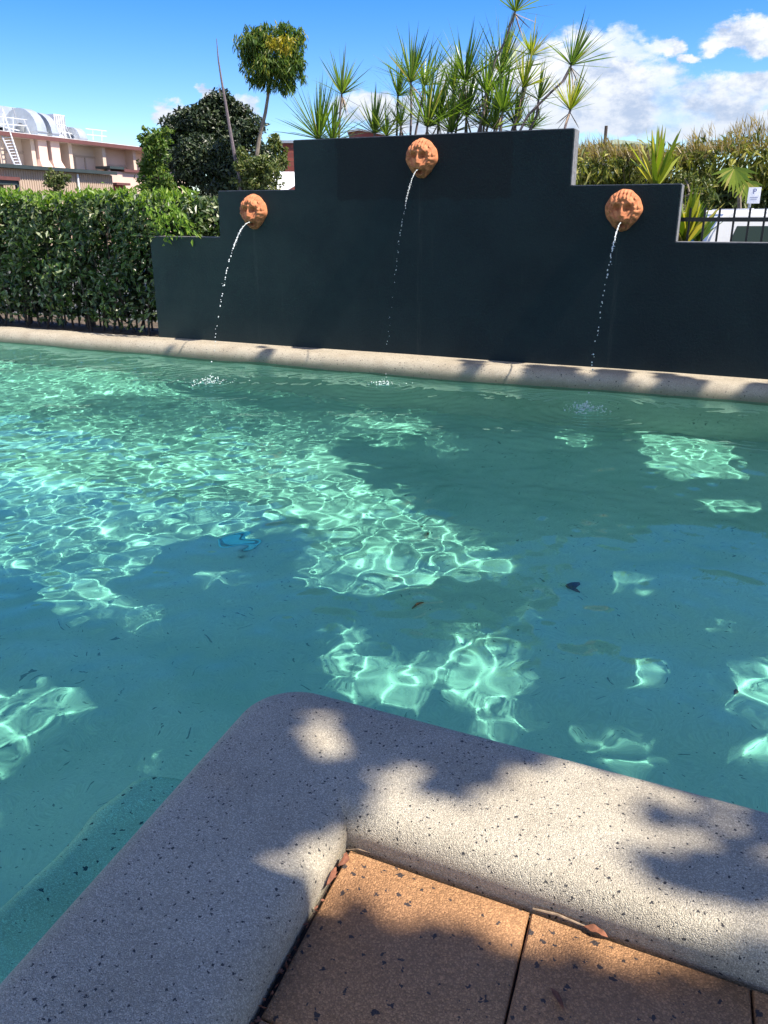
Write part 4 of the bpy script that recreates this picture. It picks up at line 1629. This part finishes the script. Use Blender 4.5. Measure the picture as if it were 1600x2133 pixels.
# ------------------------------------------------------------------ beige industrial building on the left
M['beige'] = simple('beige_wall', (0.60, 0.47, 0.37), 0.85, 0.06, 0.8)
M['tan'] = simple('tan_cladding', (0.44, 0.34, 0.26), 0.8, 0.06, 0.8)
M['pinkwall'] = simple('pinkish_wall', (0.66, 0.47, 0.39), 0.85, 0.06, 0.8)
M['maroon'] = simple('maroon_trim', (0.14, 0.055, 0.048), 0.5, 0.1, 3)
M['darktrim'] = simple('dark_green_trim', (0.035, 0.05, 0.05), 0.5, 0.1, 3)
M['duct'] = simple('galvanised_duct', (0.50, 0.54, 0.58), 0.38, 0.10, 3, metal=0.45)
M['ladder'] = simple('aluminium', (0.60, 0.62, 0.66), 0.4, 0.08, 3, metal=0.3)
M['doorred'] = simple('red_door', (0.32, 0.03, 0.02), 0.5, 0.1, 3)
EZ = 5.5
FA, FB = at_z(22, 277, EZ), at_z(310, 310, EZ)
FD = (FB - FA)
FD.z = 0
FD.normalize()
FN = Vector((FD.y, -FD.x, 0))          # out of the facade, to the right/camera
FANG = math.atan2(FD.y, FD.x)
bld = empty('factory_building', (FA.x, FA.y, GZ), FANG)
tag(bld, 'long beige two storey industrial building with roof ducts at the left edge', 'building')


def fpx(u, v, inn=0.0):
    """photo pixel -> facade frame (q along, z above building foot) on the plane `inn` behind the facade"""
    d = Vector(ray(u, v))
    c = FN.dot(FA) - inn
    kk = c / FN.dot(d)
    p = Vector((d.x * kk, d.y * kk, CAMH + d.z * kk))
    q = p - FA
    return q.dot(FD), p.z - GZ


def fbox(mb, q0, q1, in0, in1, z0, z1):
    mb.box(((q0 + q1) / 2, (in0 + in1) / 2, (z0 + z1) / 2), (abs(q1 - q0), abs(in1 - in0), abs(z1 - z0)))
    return mb


eh = EZ - GZ
Q0, Q1 = -9.0, 16.0
zlow = fpx(100, 357)[1]
REC = 0.62
k = fbox(MB(), Q0, Q1, REC, REC + 12, 0, eh - 0.15)
k.build('wall', M['beige'], bld)
k = MB()
k.prism([(Q0 - .4, -0.35, eh - 0.05), (Q0 - .4, -0.35, eh + 0.03), (Q0 - .4, 7.0, eh + 0.85), (Q0 - .4, 7.0, eh + 0.75)], (Q1 - Q0 + .8, 0, 0))
k.build('roof', M['whiteroof'], bld)
k = fbox(MB(), Q0 - .4, Q1 + .4, -0.42, -0.3, eh - 0.2, eh + 0.0)
k.build('fascia', M['maroon'], bld)
k = fbox(MB(), Q0, Q1, -0.3, REC, eh - 0.2, eh - 0.15)
k.build('soffit', M['tan'], bld)
for u in (-60, 5, 71, 148, 217, 280, 325):
    q, _ = fpx(u, 330)
    k = fbox(MB(), q - 0.14, q + 0.14, -0.02, REC, zlow - 0.3, eh - 0.2)
    k.build('fin_wall', M['beige'], bld)
# sill ledges and mullion strips in the bays
for (ua, ub, vs) in ((5, 71, 318), (148, 217, 327), (217, 280, 346)):
    qa, qb = fpx(ua, 330)[0] + 0.14, fpx(ub, 330)[0] - 0.14
    zz_ = fpx((ua + ub) / 2, vs, REC)[1]
    k = fbox(MB(), qa, qb, REC - 0.06, REC, zz_ - 0.05, zz_ + 0.05)
    k.build('ledge', M['tan'], bld)
    for f_ in (0.33, 0.66):
        qq = qa + (qb - qa) * f_
        k = fbox(MB(), qq - 0.04, qq + 0.04, REC - 0.05, REC, zlow - 0.3, zz_ - 0.05)
        k.build('mullion', M['tan'], bld)
# duct boxes down the facade
for (ua, ub) in ((79, 97), (105, 123)):
    qa, qb = fpx(ua, 320, -0.1)[0], fpx(ub, 320, -0.1)[0]
    zt_, zm = eh - 0.2, fpx(90, 333)[1]
    k = fbox(MB(), qa, qb, -0.2, REC, zm, zt_)
    k.add([(qa, -0.2, zm), (qb, -0.2, zm), (qb + .1, -0.42, zm - 0.45), (qa - .1, -0.42, zm - 0.45), (qa, REC, zm), (qb, REC, zm), (qb + .1, REC, zm - 0.45), (qa - .1, REC, zm - 0.45)],
          [(0, 1, 2, 3), (4, 0, 3, 7), (1, 5, 6, 2)])
    fbox(k, qa - .1, qb + .1, -0.42, REC, zlow - 0.2, zm - 0.45)
    k.build('duct_casing', M['pinkwall'], bld)
# lower skillion storey in front
k = fbox(MB(), Q0, fpx(232, 372, -2.2)[0], -2.2, -0.02, 0, zlow - 0.12)
k.build('lower_wall', M['tan'], bld)
qe = fpx(240, 366, -2.4)[0]
k = fbox(MB(), Q0, qe, -2.5, -0.02, zlow - 0.06, zlow + 0.04)
k.build('lower_roof', M['galv'], bld)
k = fbox(MB(), Q0, qe, -2.56, -2.5, zlow - 0.12, zlow + 0.05)
k.build('lower_fascia', M['darktrim'], bld)
qr = Q0
k = MB()
q = -6.0
while q < fpx(232, 372, -2.2)[0]:
    fbox(k, q, q + 0.05, -2.235, -2.2, 0.3, zlow - 0.14)
    q += 0.16
o = k.build('cladding_rib', M['tan'], bld)
o['kind'] = 'stuff'
q, _ = fpx(162, 375, -2.3)
k = MB()
k.tube([(q, -2.32, 0), (q, -2.32, zlow - 0.2)], 0.06, 8)
k.build('downpipe', M['signwhite'], bld, smooth=True)
# right hand lower parts
qa, qb, qc = fpx(226, 348, -1)[0], fpx(256, 350, -1)[0], fpx(303, 354, -1)[0]
zz_ = fpx(240, 349, -1)[1]
k = fbox(MB(), qa, qb, -1.1, -0.02, zz_ - 0.08, zz_ + 0.06)
k.build('side_roof', M['darktrim'], bld)
k = fbox(MB(), qb, qc + 1, -1.1, -0.02, zz_ - 0.2, zz_ - 0.05)
k.build('side_roof', M['maroon'], bld)
k = fbox(MB(), qa + 0.2, qc + 3, -0.9, -0.02, 0, zz_ - 0.2)
k.build('side_wall', M['pinkwall'], bld)
qa, qb = fpx(238, 390, -1)[0], fpx(262, 390, -1)[0]
zz_ = fpx(250, 384, -1)[1]
k = fbox(MB(), qa - .1, qb + .1, -1.3, -0.9, zz_ - 0.05, zz_ + 0.08)
k.build('door_hood', M['maroon'], bld)
k = fbox(MB(), qa, qb, -0.95, -0.9, 0, zz_ - 0.06)
k.build('door', M['doorred'], bld)
qa, qb = Q0, fpx(36, 375, -3.2)[0]
zz_ = fpx(18, 371, -3.2)[1]
k = fbox(MB(), qa, qb, -3.4, -2.2, zz_ - 0.1, zz_ + 0.06)
k.build('awning', M['maroon'], bld)
k = fbox(MB(), qa, qb, -3.3, -2.25, zz_ - 0.3, zz_ - 0.1)
fbox(k, qb - 0.15, qb, -3.3, -3.15, 0, zz_ - 0.1)
k.build('awning_frame', M['darktrim'], bld)


# roof ducts: gooseneck elbows that come over the eave
def elbow(u0, u1, vtop, inn, label, leg=0.4):
    q0, zt_ = fpx(u0, vtop, 0.0)
    q1 = fpx(u1, vtop + 6, 0.0)[0]
    rise = zt_ - eh
    Ro = min(1.25, rise * 0.85)
    cz = zt_ - Ro
    pts_o, pts_i = [], []
    th = Ro * 0.62
    NS = 12
    # outer leg at in=-0.15 ; arc over ; inner leg
    cin = -0.2 + Ro
    for j in range(NS + 1):
        a = math.pi - j / NS * math.pi * (0.5 if leg == 0 else 1.0)
        pts_o.append((cin + Ro * math.cos(a), cz + Ro * math.sin(a)))
        pts_i.append((cin + (Ro - th) * math.cos(a), cz + (Ro - th) * math.sin(a)))
    pts_o = [(-0.2, eh - 0.05)] + pts_o + [(cin + Ro, eh + 0.2)]
    pts_i = [(-0.2 + th, eh - 0.05)] + pts_i + [(cin + Ro - th, eh + 0.2)]
    o = empty('roof_duct', bld.matrix_basis @ Vector((q0, 0.8, eh + 0.15)), FANG)
    tag(o, label, 'duct', 'galvanised ducts on the factory roof')
    V, F = [], []
    npt = len(pts_o)
    w_ = q1 - q0
    for j in range(npt):
        for (x, P_) in ((0, pts_o), (w_, pts_o), (w_, pts_i), (0, pts_i)):
            V.append((x, P_[j][0] - 0.8, P_[j][1] - eh - 0.15))
    for j in range(npt - 1):
        for c_ in range(4):
            F.append((j * 4 + c_, j * 4 + (c_ + 1) % 4, (j + 1) * 4 + (c_ + 1) % 4, (j + 1) * 4 + c_))
    b_ = MB()
    b_.add(V, F)
    b_.build('casing', M['duct'], o, smooth=True, angle=35)
    for j in (1, npt // 2 + 1, npt - 2):
        b_ = MB()
        (a0, b0_), (a1, b1_) = pts_o[j], pts_i[j]
        cxx, czz = (a0 + a1) / 2, (b0_ + b1_) / 2
        ang = math.atan2(b0_ - b1_, a0 - a1)
        ln = math.hypot(a0 - a1, b0_ - b1_)
        b_.box((w_ / 2, cxx - 0.8, czz - eh - 0.15), (w_ + 0.08, ln + 0.08, 0.06), Matrix.Rotation(ang, 3, 'X'))
        b_.build('flange', M['galv'], o)
    return o


elbow(66, 86, 222, 0.0, 'largest curved galvanised duct on the factory roof, leftmost')
elbow(97, 112, 232, 0.0, 'second curved galvanised duct beside the largest one')
elbow(158, 174, 264, 0.0, 'low rounded duct standing apart on the right part of the factory roof')
# plant box and lattice box
qa, za = fpx(0, 226, 2.5)
qb, zb_ = fpx(30, 250, 2.5)
o = MB()
o.box(((qa + qb) / 2 - 1, 3.0, (za + eh) / 2 + 0.3), (qb - qa + 2.6, 1.8, za - eh - 0.4))
o = o.build('plant_box', M['duct'], None, bevel=0.02)
o.matrix_world = bld.matrix_basis.copy()
tag(o, 'boxy galvanised air duct at the left end of the factory roof', 'duct')
qa, za = fpx(112, 241, 0.6)
qb, _ = fpx(135, 243, 0.6)
o = empty('louvre_box', bld.matrix_basis @ Vector((qa, 0.6, eh + 0.1)), FANG)
tag(o, 'pale louvred box behind the second duct on the factory roof', 'vent')
k = MB()
k.box(((qb - qa) / 2, 0.6, (za - eh) / 2), (qb - qa, 1.2, za - eh))
k.build('casing', M['whiteroof'], o, bevel=0.01)
for j in range(5):
    k = MB()
    k.box(((qb - qa) * (j + .5) / 5, -0.02, (za - eh) / 2), (0.05, 0.04, za - eh - 0.1))
    k.build('rib', M['galv'], o)


# ladder leaning on the facade and roof rails
def f3(u, v, inn):
    q, z = fpx(u, v, inn)
    return Vector((q, inn, z))


lad = empty('ladder', bld.matrix_basis @ Vector((fpx(40, 356, -0.6)[0], -0.6, 0)), FANG)
lad_o = Vector((fpx(40, 356, -0.6)[0], -0.6, 0))
tag(lad, 'long aluminium ladder leaning from the lower roof up to the factory roof', 'ladder')
for (a, b) in (((37, 357), (-6, 262)), ((48, 357), (5, 228))):
    k = MB()
    k.tube([f3(*a, -0.9) - lad_o, f3(*b, -0.1) - lad_o], 0.045, 6)
    k.build('rail', M['ladder'], lad)
for j in range(14):
    q = j / 14
    a = f3(37 - 43 * q * 0.93, 355 - 93 * q * 0.93, -0.9 + 0.8 * q) - lad_o
    b = f3(48 - 31 * q * 0.95, 355 - 93 * q * 0.95, -0.9 + 0.8 * q) - lad_o
    k = MB()
    k.tube([a, b], 0.028, 5)
    k.build('rung', M['ladder'], lad)


def rail_thing(label, segs, inn):
    b0_ = Vector((fpx(segs[0][0], segs[0][1], inn)[0], inn, eh))
    o = empty('guard_rail', bld.matrix_basis @ b0_, FANG)
    tag(o, label, 'railing', 'guard rails on the factory roof')
    for s_ in segs:
        k = MB()
        k.tube([f3(s_[0], s_[1], inn) - b0_, f3(s_[2], s_[3], inn) - b0_], 0.03, 5)
        k.build('rail' if abs(s_[0] - s_[2]) > 3 else 'post', M['ladder'], o)


rail_thing('guard rail at the top of the ladder on the factory roof', [(0, 243, 56, 250), (0, 258, 56, 262), (5, 225, 8, 275), (27, 243, 28, 276), (50, 250, 64, 281), (10, 265, 40, 272)], 0.3)
rail_thing('guard rail around the louvred box on the factory roof', [(116, 258, 137, 262), (120, 272, 150, 279), (124, 257, 124, 286), (137, 262, 148, 288)], 0.3)
rail_thing('thin guard rail at the right end of the factory roof', [(178, 268, 222, 273), (180, 280, 222, 284), (193, 270, 194, 292), (212, 272, 212, 294)], 0.6)

# ------------------------------------------------------------------ small things
# pool drain cover on the floor
c = under(510, 1122, FL + 0.01)
o = empty('drain_cover', c)
tag(o, 'round pale blue drain cover on the pool floor in the shadow', 'drain cover')
M['cyan'] = simple('blue_plastic', (0.35, 0.75, 0.80), 0.4, 0.1, 10)
k = MB()
k.tube([(0, 0, -0.005), (0, 0, 0.02)], 0.085, 28)
k.build('dome', M['cyan'], o, smooth=True)
k = MB()
for j in range(28):
    a = j / 28 * 2 * math.pi
    b = (j + 1) / 28 * 2 * math.pi
    k.tube([(0.125 * math.cos(a), 0.125 * math.sin(a), 0.006), (0.125 * math.cos(b), 0.125 * math.sin(b), 0.006)], 0.012, 6, cap=False)
k.build('rim', M['cyan'], o)
for ob in o.children:
    ob.cycles.is_caustics_receiver = True


def dry_leaf(name, label, loc, L, rz, curl, mat, cat='leaf', tilt=0.0, wid=0.4, group=None, recv=False):
    V, F = [], []
    NSEG = 9
    for i in range(NSEG + 1):
        q = i / NSEG
        wv = L * wid * 0.5 * math.sin(math.pi * min(1, q * 0.96 + 0.03)) ** 0.8
        x = L * (q - 0.5)
        z = curl * L * (math.sin(q * math.pi) * 0.5 + 0.12 * math.sin(q * 9))
        for e_, y in enumerate((-1, -0.4, 0.4, 1)):
            V.append((x, y * wv, z + abs(y) * wv * (0.7 + 0.3 * math.sin(q * 13 + e_))))
    for i in range(NSEG):
        for j in range(3):
            F.append((i * 4 + j, i * 4 + j + 1, i * 4 + j + 5, i * 4 + j + 4))
    o = mesh_obj(name, V, F, mat, smooth=True)
    sm_ = o.modifiers.new('thickness', 'SOLIDIFY')
    sm_.thickness = 0.0008
    o.location = loc
    o.rotation_euler = (tilt, 0, rz)
    tag(o, label, cat, group)
    if recv:
        o.cycles.is_caustics_receiver = True
    return o


p = at_z(712, 1790, TZ + 0.012)
dry_leaf('dry_leaf', 'curled reddish dry leaf standing in the inner corner of the coping', p, 0.042, R(68), 0.35, M['dead'], tilt=R(55), wid=0.42)
p = at_z(690, 1825, TZ + 0.01)
dry_leaf('dry_leaf', 'long dry brown leaf lying along the joint below the curled one', p, 0.055, R(72), 0.12, M['dead'], tilt=R(35), wid=0.22)
p = at_z(730, 1775, TZ + 0.01)
st_ = MB()
q0_, q1_ = at_z(722, 1770, TZ + 0.006), at_z(770, 1776, TZ + 0.012)
st_.tube([q0_, (q0_ + q1_) / 2 + Vector((0, 0, 0.006)), q1_], [0.0012, 0.001, 0.0006], 5)
o = st_.build('leaf_stalk', M['deadpale'])
tag(o, 'thin pale dry stalk by the inner corner of the coping', 'twig')
st_ = MB()
q0_, q1_, q2_ = at_z(1110, 1893, TZ + 0.006), at_z(1160, 1905, TZ + 0.009), at_z(1225, 1932, TZ + 0.006)
st_.tube([q0_, q1_, q2_], [0.0022, 0.0028, 0.0016], 6)
o = st_.build('twig', M['deadpale'], smooth=True)
tag(o, 'curved pale twig lying against the right arm of the coping', 'twig')
p = at_z(1240, 1942, TZ + 0.006)
dry_leaf('dry_leaf', 'dark dry leaf at the end of the pale twig beside the coping', p, 0.05, R(-30), 0.1, M['dead'], wid=0.35)
p = at_z(1160, 2080, TZ + 0.004)
dry_leaf('dry_leaf', 'narrow brown dry leaf in the shade on the lower right paver', p, 0.045, R(110), 0.15, M['dead'], wid=0.25)
for (u, v, lb) in ((885, 1107, 'small orange leaf on the pool floor at the edge of the big sunlit patch'), (875, 1268, 'small brown leaf on the pool floor in the middle of the shade'),
                   (1200, 1218, 'brown leaf on the shaded pool floor below the lion reflection'), (1525, 1452, 'reddish leaf on the pool floor in the sunlit patch at the right edge')):
    p = under(u, v, FL + 0.008)
    dry_leaf('sunken_leaf', lb, p, 0.075, random.uniform(0, 6), 0.1, M['dead'], wid=0.5, group='leaves lying on the pool floor', recv=True)
# debris in the joint along the left arm
rnd = random.Random(77)
dl_ = []
V_, F_ = [], []
for k_ in range(60):
    q = rnd.random()
    p = CI + LD * (0.08 + 0.5 * q) + RD * rnd.uniform(0.002, 0.012) + Vector((0, 0, TZ - 0.004 + rnd.uniform(0, 0.006)))
    d = Vector((rnd.gauss(0, 1), rnd.gauss(0, 1), rnd.gauss(0, .4))).normalized() * rnd.uniform(0.003, 0.010)
    e = Vector((rnd.gauss(0, 1), rnd.gauss(0, 1), rnd.gauss(0, .4))).normalized() * rnd.uniform(0.002, 0.004)
    b = len(V_)
    V_ += [p - d, p + e, p + d, p - e]
    F_.append((b, b + 1, b + 2, b + 3))
o = mesh_obj('leaf_litter', V_, F_, M['dead'])
tag(o, kind='stuff')

# ------------------------------------------------------------------ unseen shade tree right of the frame, crown gaps cut to cast the dapples
HC = 6.2


def up_air(p):
    k_ = (HC - p.z) / SDIR.z
    return (p.x + SDIR.x * k_, p.y + SDIR.y * k_)


def up_water(p):
    h = Vector((SDIR.x, SDIR.y, 0)) / 1.333
    dz = math.sqrt(1 - h.length_squared)
    k_ = (WL - p.z) / dz
    return up_air(Vector((p.x + h.x * k_, p.y + h.y * k_, WL)))


floor_lit = [
    [(-900, 740), (200, 760), (420, 825), (600, 850), (760, 850), (905, 870), (905, 900), (830, 925), (705, 915), (690, 945), (760, 975), (800, 1010), (860, 1020), (900, 1070), (960, 1090),
     (1000, 1128), (1060, 1138), (1105, 1160), (1050, 1188), (980, 1190), (930, 1215), (880, 1238), (800, 1243), (700, 1235), (615, 1212), (598, 1170), (640, 1135), (650, 1100), (560, 1093),
     (470, 1105), (370, 1130), (318, 1165), (290, 1190), (250, 1222), (330, 1265), (352, 1300), (285, 1328), (210, 1305), (130, 1290), (60, 1262), (40, 1240), (0, 1225), (-400, 1180), (-1200, 1150)],
    [(430, 1175), (480, 1165), (512, 1195), (460, 1240), (430, 1212)],
    [(655, 1390), (700, 1310), (775, 1300), (745, 1365), (850, 1370), (930, 1320), (1000, 1300), (1075, 1330), (1105, 1375), (1085, 1440), (1105, 1490), (1060, 1535), (960, 1505), (915, 1440), (860, 1490), (760, 1475), (675, 1430)],
    [(-300, 1420), (60, 1420), (150, 1440), (190, 1470), (200, 1500), (140, 1530), (60, 1545), (0, 1600), (-300, 1660)],
    [(262, 1585), (360, 1545), (378, 1560), (290, 1605)],
    [(-80, 1640), (60, 1665), (50, 1705), (-80, 1740)],
    [(1275, 1400), (1345, 1392), (1385, 1430), (1330, 1455), (1285, 1442)],
    [(1235, 1520), (1290, 1490), (1395, 1535), (1415, 1580), (1340, 1625), (1255, 1585)],
    [(1478, 1445), (1535, 1390), (1620, 1360), (1800, 1360), (1800, 1600), (1540, 1595), (1490, 1535)],
    [(1305, 905), (1400, 900), (1530, 940), (1560, 985), (1400, 990), (1335, 955)],
    [(1165, 905), (1235, 905), (1240, 935), (1180, 935)],
    [(1455, 1035), (1565, 1040), (1570, 1075), (1475, 1075)],
    [(1460, 1275), (1525, 1275), (1515, 1312), (1468, 1308)],
    [(1035, 1265), (1115, 1262), (1105, 1302), (1055, 1298)],
    [(860, 895), (960, 910), (1015, 942), (920, 942)],
    [(1250, 1192), (1330, 1185), (1420, 1205), (1310, 1228)],
]
cop_lit = [
    [(535, 1772), (640, 1738), (705, 1700), (735, 1690), (745, 1835), (650, 1915), (645, 1870), (635, 1818), (595, 1795)],
    [(715, 1705), (800, 1678), (850, 1668), (960, 1652), (1040, 1632), (1110, 1580), (1180, 1585), (1330, 1612), (1600, 1685), (1720, 1700), (1720, 1722), (1560, 1700), (1330, 1668), (1250, 1665),
     (1300, 1700), (1400, 1728), (1600, 1775), (1720, 1800), (1720, 1830), (1520, 1800), (1440, 1760), (1340, 1745), (1345, 1800), (1400, 1850), (1420, 1905), (1330, 1950), (1230, 1915), (1100, 1860), (900, 1800), (720, 1740)],
    [(762, 1600), (810, 1585), (860, 1608), (860, 1648), (805, 1662), (764, 1640)],
    [(590, 1485), (650, 1470), (710, 1485), (700, 1515), (750, 1525), (735, 1572), (650, 1580), (605, 1540), (630, 1520)],
    [(1430, 1860), (1560, 1880), (1700, 1930), (1700, 1980), (1560, 1930), (1460, 1900)],
]
tile_lit = [[(640, 1895), (700, 1760), (760, 1765), (1180, 1905), (1330, 1950), (1420, 2010), (1270, 2016), (1100, 1982), (900, 1928), (700, 1884)]]
far_lit = [[(40, 660), (250, 670), (322, 690), (330, 735), (200, 725), (40, 712)], [(372, 690), (530, 700), (545, 745), (360, 730)], [(585, 700), (760, 715), (960, 735), (965, 778), (760, 765), (560, 748)], [(1010, 750), (1085, 755), (1110, 785), (990, 778)],
           [(1200, 765), (1235, 768), (1240, 782), (1200, 780)], [(1310, 770), (1360, 775), (1365, 795), (1320, 790)], [(1380, 775), (1600, 790), (1600, 802), (1450, 795)], [(1480, 790), (1560, 800), (1560, 825), (1470, 815)]]


def inpoly(poly, x, y):
    poly = np.array(poly)
    ins = np.zeros(x.shape, bool)
    n_ = len(poly)
    j = n_ - 1
    for i in range(n_):
        xi, yi = poly[i]
        xj, yj = poly[j]
        c_ = ((yi > y) != (yj > y)) & (x < (xj - xi) * (y - yi) / (yj - yi + 1e-12) + xi)
        ins ^= c_
        j = i
    return ins


def dens(poly, k_=4):
    res = []
    for i in range(len(poly)):
        a, b = poly[i], poly[(i + 1) % len(poly)]
        for j in range(k_):
            res.append((a[0] + (b[0] - a[0]) * j / k_, a[1] + (b[1] - a[1]) * j / k_))
    return res


PF = [[up_water(under(u, max(v, 600), FL)) for u, v in dens(p_)] for p_ in floor_lit]
PC = [[up_air(at_z(u, v, 0.0)) for u, v in dens(p_)] for p_ in cop_lit]
PT = [[up_air(at_z(u, v, TZ)) for u, v in dens(p_)] for p_ in tile_lit]
PX = [[up_air(at_z(u, v, -0.01)) for u, v in dens(p_)] for p_ in far_lit]
rs = np.random.RandomState(99)
x0, x1, y0, y1 = -2.2, 9.3, -4.0, 7.0
n = 128000
cx_ = rs.uniform(x0, x1, n)
cy_ = rs.uniform(y0, y1, n)
# where the sun ray through this canopy point lands at coping level
kx = HC / SDIR.z
lx, ly = cx_ - SDIR.x * kx, cy_ - SDIR.y * kx
lt_ = (lx - B0.x) * N_.x + (ly - B0.y) * N_.y
dr = (lx - CI.x) * RN.x + (ly - CI.y) * RN.y
dl = (lx - CI.x) * LN.x + (ly - CI.y) * LN.y
near_deck = (dr < CW + 0.03) & (dl < CW + 0.03)
on_tile = (dr < 0.0) & (dl < 0.0)
far_cop = (lt_ > -0.44)
lit = np.zeros(n, bool)
jx, jy = rs.normal(0, 0.04, n), rs.normal(0, 0.04, n)
G_ = 0.02
for ox, oy in ((0, 0), (G_, 0), (-G_, 0), (0, G_), (0, -G_)):
    qx, qy = cx_ + ox + jx, cy_ + oy + jy
    for p_ in PF:
        lit |= inpoly(p_, qx, qy) & ~near_deck & ~far_cop
    qx, qy = cx_ + 1.3 * ox + jx * 0.6, cy_ + 1.3 * oy + jy * 0.6
    for p_ in PC:
        lit |= inpoly(p_, qx, qy) & near_deck
    for p_ in PT:
        lit |= inpoly(p_, qx, qy) & near_deck
    for p_ in PX:
        lit |= inpoly(p_, qx, qy) & far_cop
lit |= lt_ > -0.10
# thin the crown towards its outer rim
edge = np.minimum.reduce([cx_ - x0, x1 - cx_, cy_ - y0, y1 - cy_])
keep = ~lit & (rs.rand(n) < np.clip(edge / 0.8, 0, 1))
keep &= ~((ly > 14) | (lx < -6.2))
cx_, cy_ = cx_[keep], cy_[keep]
n = len(cx_)
dz = rs.uniform(-0.35, 0.9, n)
P = np.stack([cx_ + SDIR.x / SDIR.z * dz, cy_ + SDIR.y / SDIR.z * dz, HC + dz], 1)
tx, ty = 8.6, 0.9
shade = empty('shade_tree', (tx, ty, -0.13))
tag(shade, 'unseen leafy tree right of the pool, its crown shaped to cast the dappled shade', 'tree')
P -= np.array([tx, ty, -0.13])
D = rand_dirs(rs, n)
D[:, 2] *= 0.5
U = rand_dirs(rs, n) * 0.4 + np.array([SDIR.x, SDIR.y, SDIR.z]) * 1.2
leaf_cloud('crown', P, D, U, rs.uniform(0.12, 0.18, n), rs.uniform(0.085, 0.12, n), M['canopy'], shade, fold=0.05)
tb = MB()
tb.tube([(0, 0, 0), (0.1, 0, 1.6), (-0.3, 0.1, 3.6), (-0.9, 0.2, 6.3)], [0.24, 0.2, 0.17, 0.12], 9)
for k_ in range(9):
    a = k_ / 9 * 2 * math.pi
    tb.tube([(-0.3, 0.1, 3.6), (-1.2 + 1.2 * math.cos(a), 0.3 + 1.2 * math.sin(a), 6.5), (-2.2 + 3.0 * math.cos(a), 0.4 + 3.2 * math.sin(a), 7.0)], [0.08, 0.05, 0.015], 6)
tb.build('trunk', M['darkbark'], shade, smooth=True)

# ------------------------------------------------------------------ unseen square parasol, added behind the camera to shade the pavers
ge = at_z(1000, 1962, TZ)
PZ = 2.3
kk = (PZ - TZ) / SDIR.z
pe = Vector((ge.x + SDIR.x * kk, ge.y + SDIR.y * kk, PZ))       # a point of the rim whose shade falls on the pavers
ed = (at_z(1250, 2030, TZ) - at_z(700, 1884, TZ))
ed.z = 0
ed.normalize()
en = Vector((ed.y, -ed.x, 0))
if en.y > 0:
    en = -en
HW = 1.15
pc = pe - ed * 0.1 + en * HW
par = empty('parasol', (pc.x, pc.y, -0.1), math.atan2(ed.y, ed.x))
tag(par, 'unseen square fabric parasol added to shade the pavers in the foreground', 'parasol')
M['canvas'] = simple('parasol_canvas', (0.20, 0.17, 0.13), 0.9, 0.1, 4)
zt_ = PZ + 0.1
nseg = 6
V_, F_ = [], []
rim = []
for q in range(4):
    c0 = [(-HW, -HW), (HW, -HW), (HW, HW), (-HW, HW)][q]
    c1 = [(HW, -HW), (HW, HW), (-HW, HW), (-HW, -HW)][q]
    for j in range(nseg):
        f_ = j / nseg
        sagg = 0.03 * math.sin(f_ * math.pi)
        x, y = c0[0] + (c1[0] - c0[0]) * f_, c0[1] + (c1[1] - c0[1]) * f_
        sc_f = 1 - sagg
        rim.append((x * sc_f, y * sc_f))
V_ = [(0, 0, zt_ + 0.55)] + [(x, y, zt_) for x, y in rim] + [(x, y, zt_ - 0.09) for x, y in rim]
nr = len(rim)
F_ = [(0, 1 + j, 1 + (j + 1) % nr) for j in range(nr)] + [(1 + j, 1 + nr + j, 1 + nr + (j + 1) % nr, 1 + (j + 1) % nr) for j in range(nr)]
mesh_obj('canopy', V_, F_, M['canvas'], par)
k = MB()
k.tube([(0, 0, 0), (0, 0, zt_ + 0.6)], 0.024, 12)
k.build('pole', M['galv'], par, smooth=True)
k = MB()
k.tube([(0, 0, 0.012), (0, 0, 0.07)], 0.26, 24)
k.build('base', M['iron'], par, smooth=True)
for (x, y) in ((-HW, -HW), (HW, -HW), (HW, HW), (-HW, HW)):
    k = MB()
    k.tube([(0, 0, zt_ + 0.53), (x * 0.98, y * 0.98, zt_ + 0.0)], 0.009, 6)
    k.build('rib', M['galv'], par)

scene.cycles.max_bounces = 10
scene.cycles.transmission_bounces = 6
scene.cycles.glossy_bounces = 3
scene.cycles.diffuse_bounces = 3
scene.cycles.transparent_max_bounces = 6
scene.cycles.sample_clamp_indirect = 6
scene.cycles.use_denoising = True
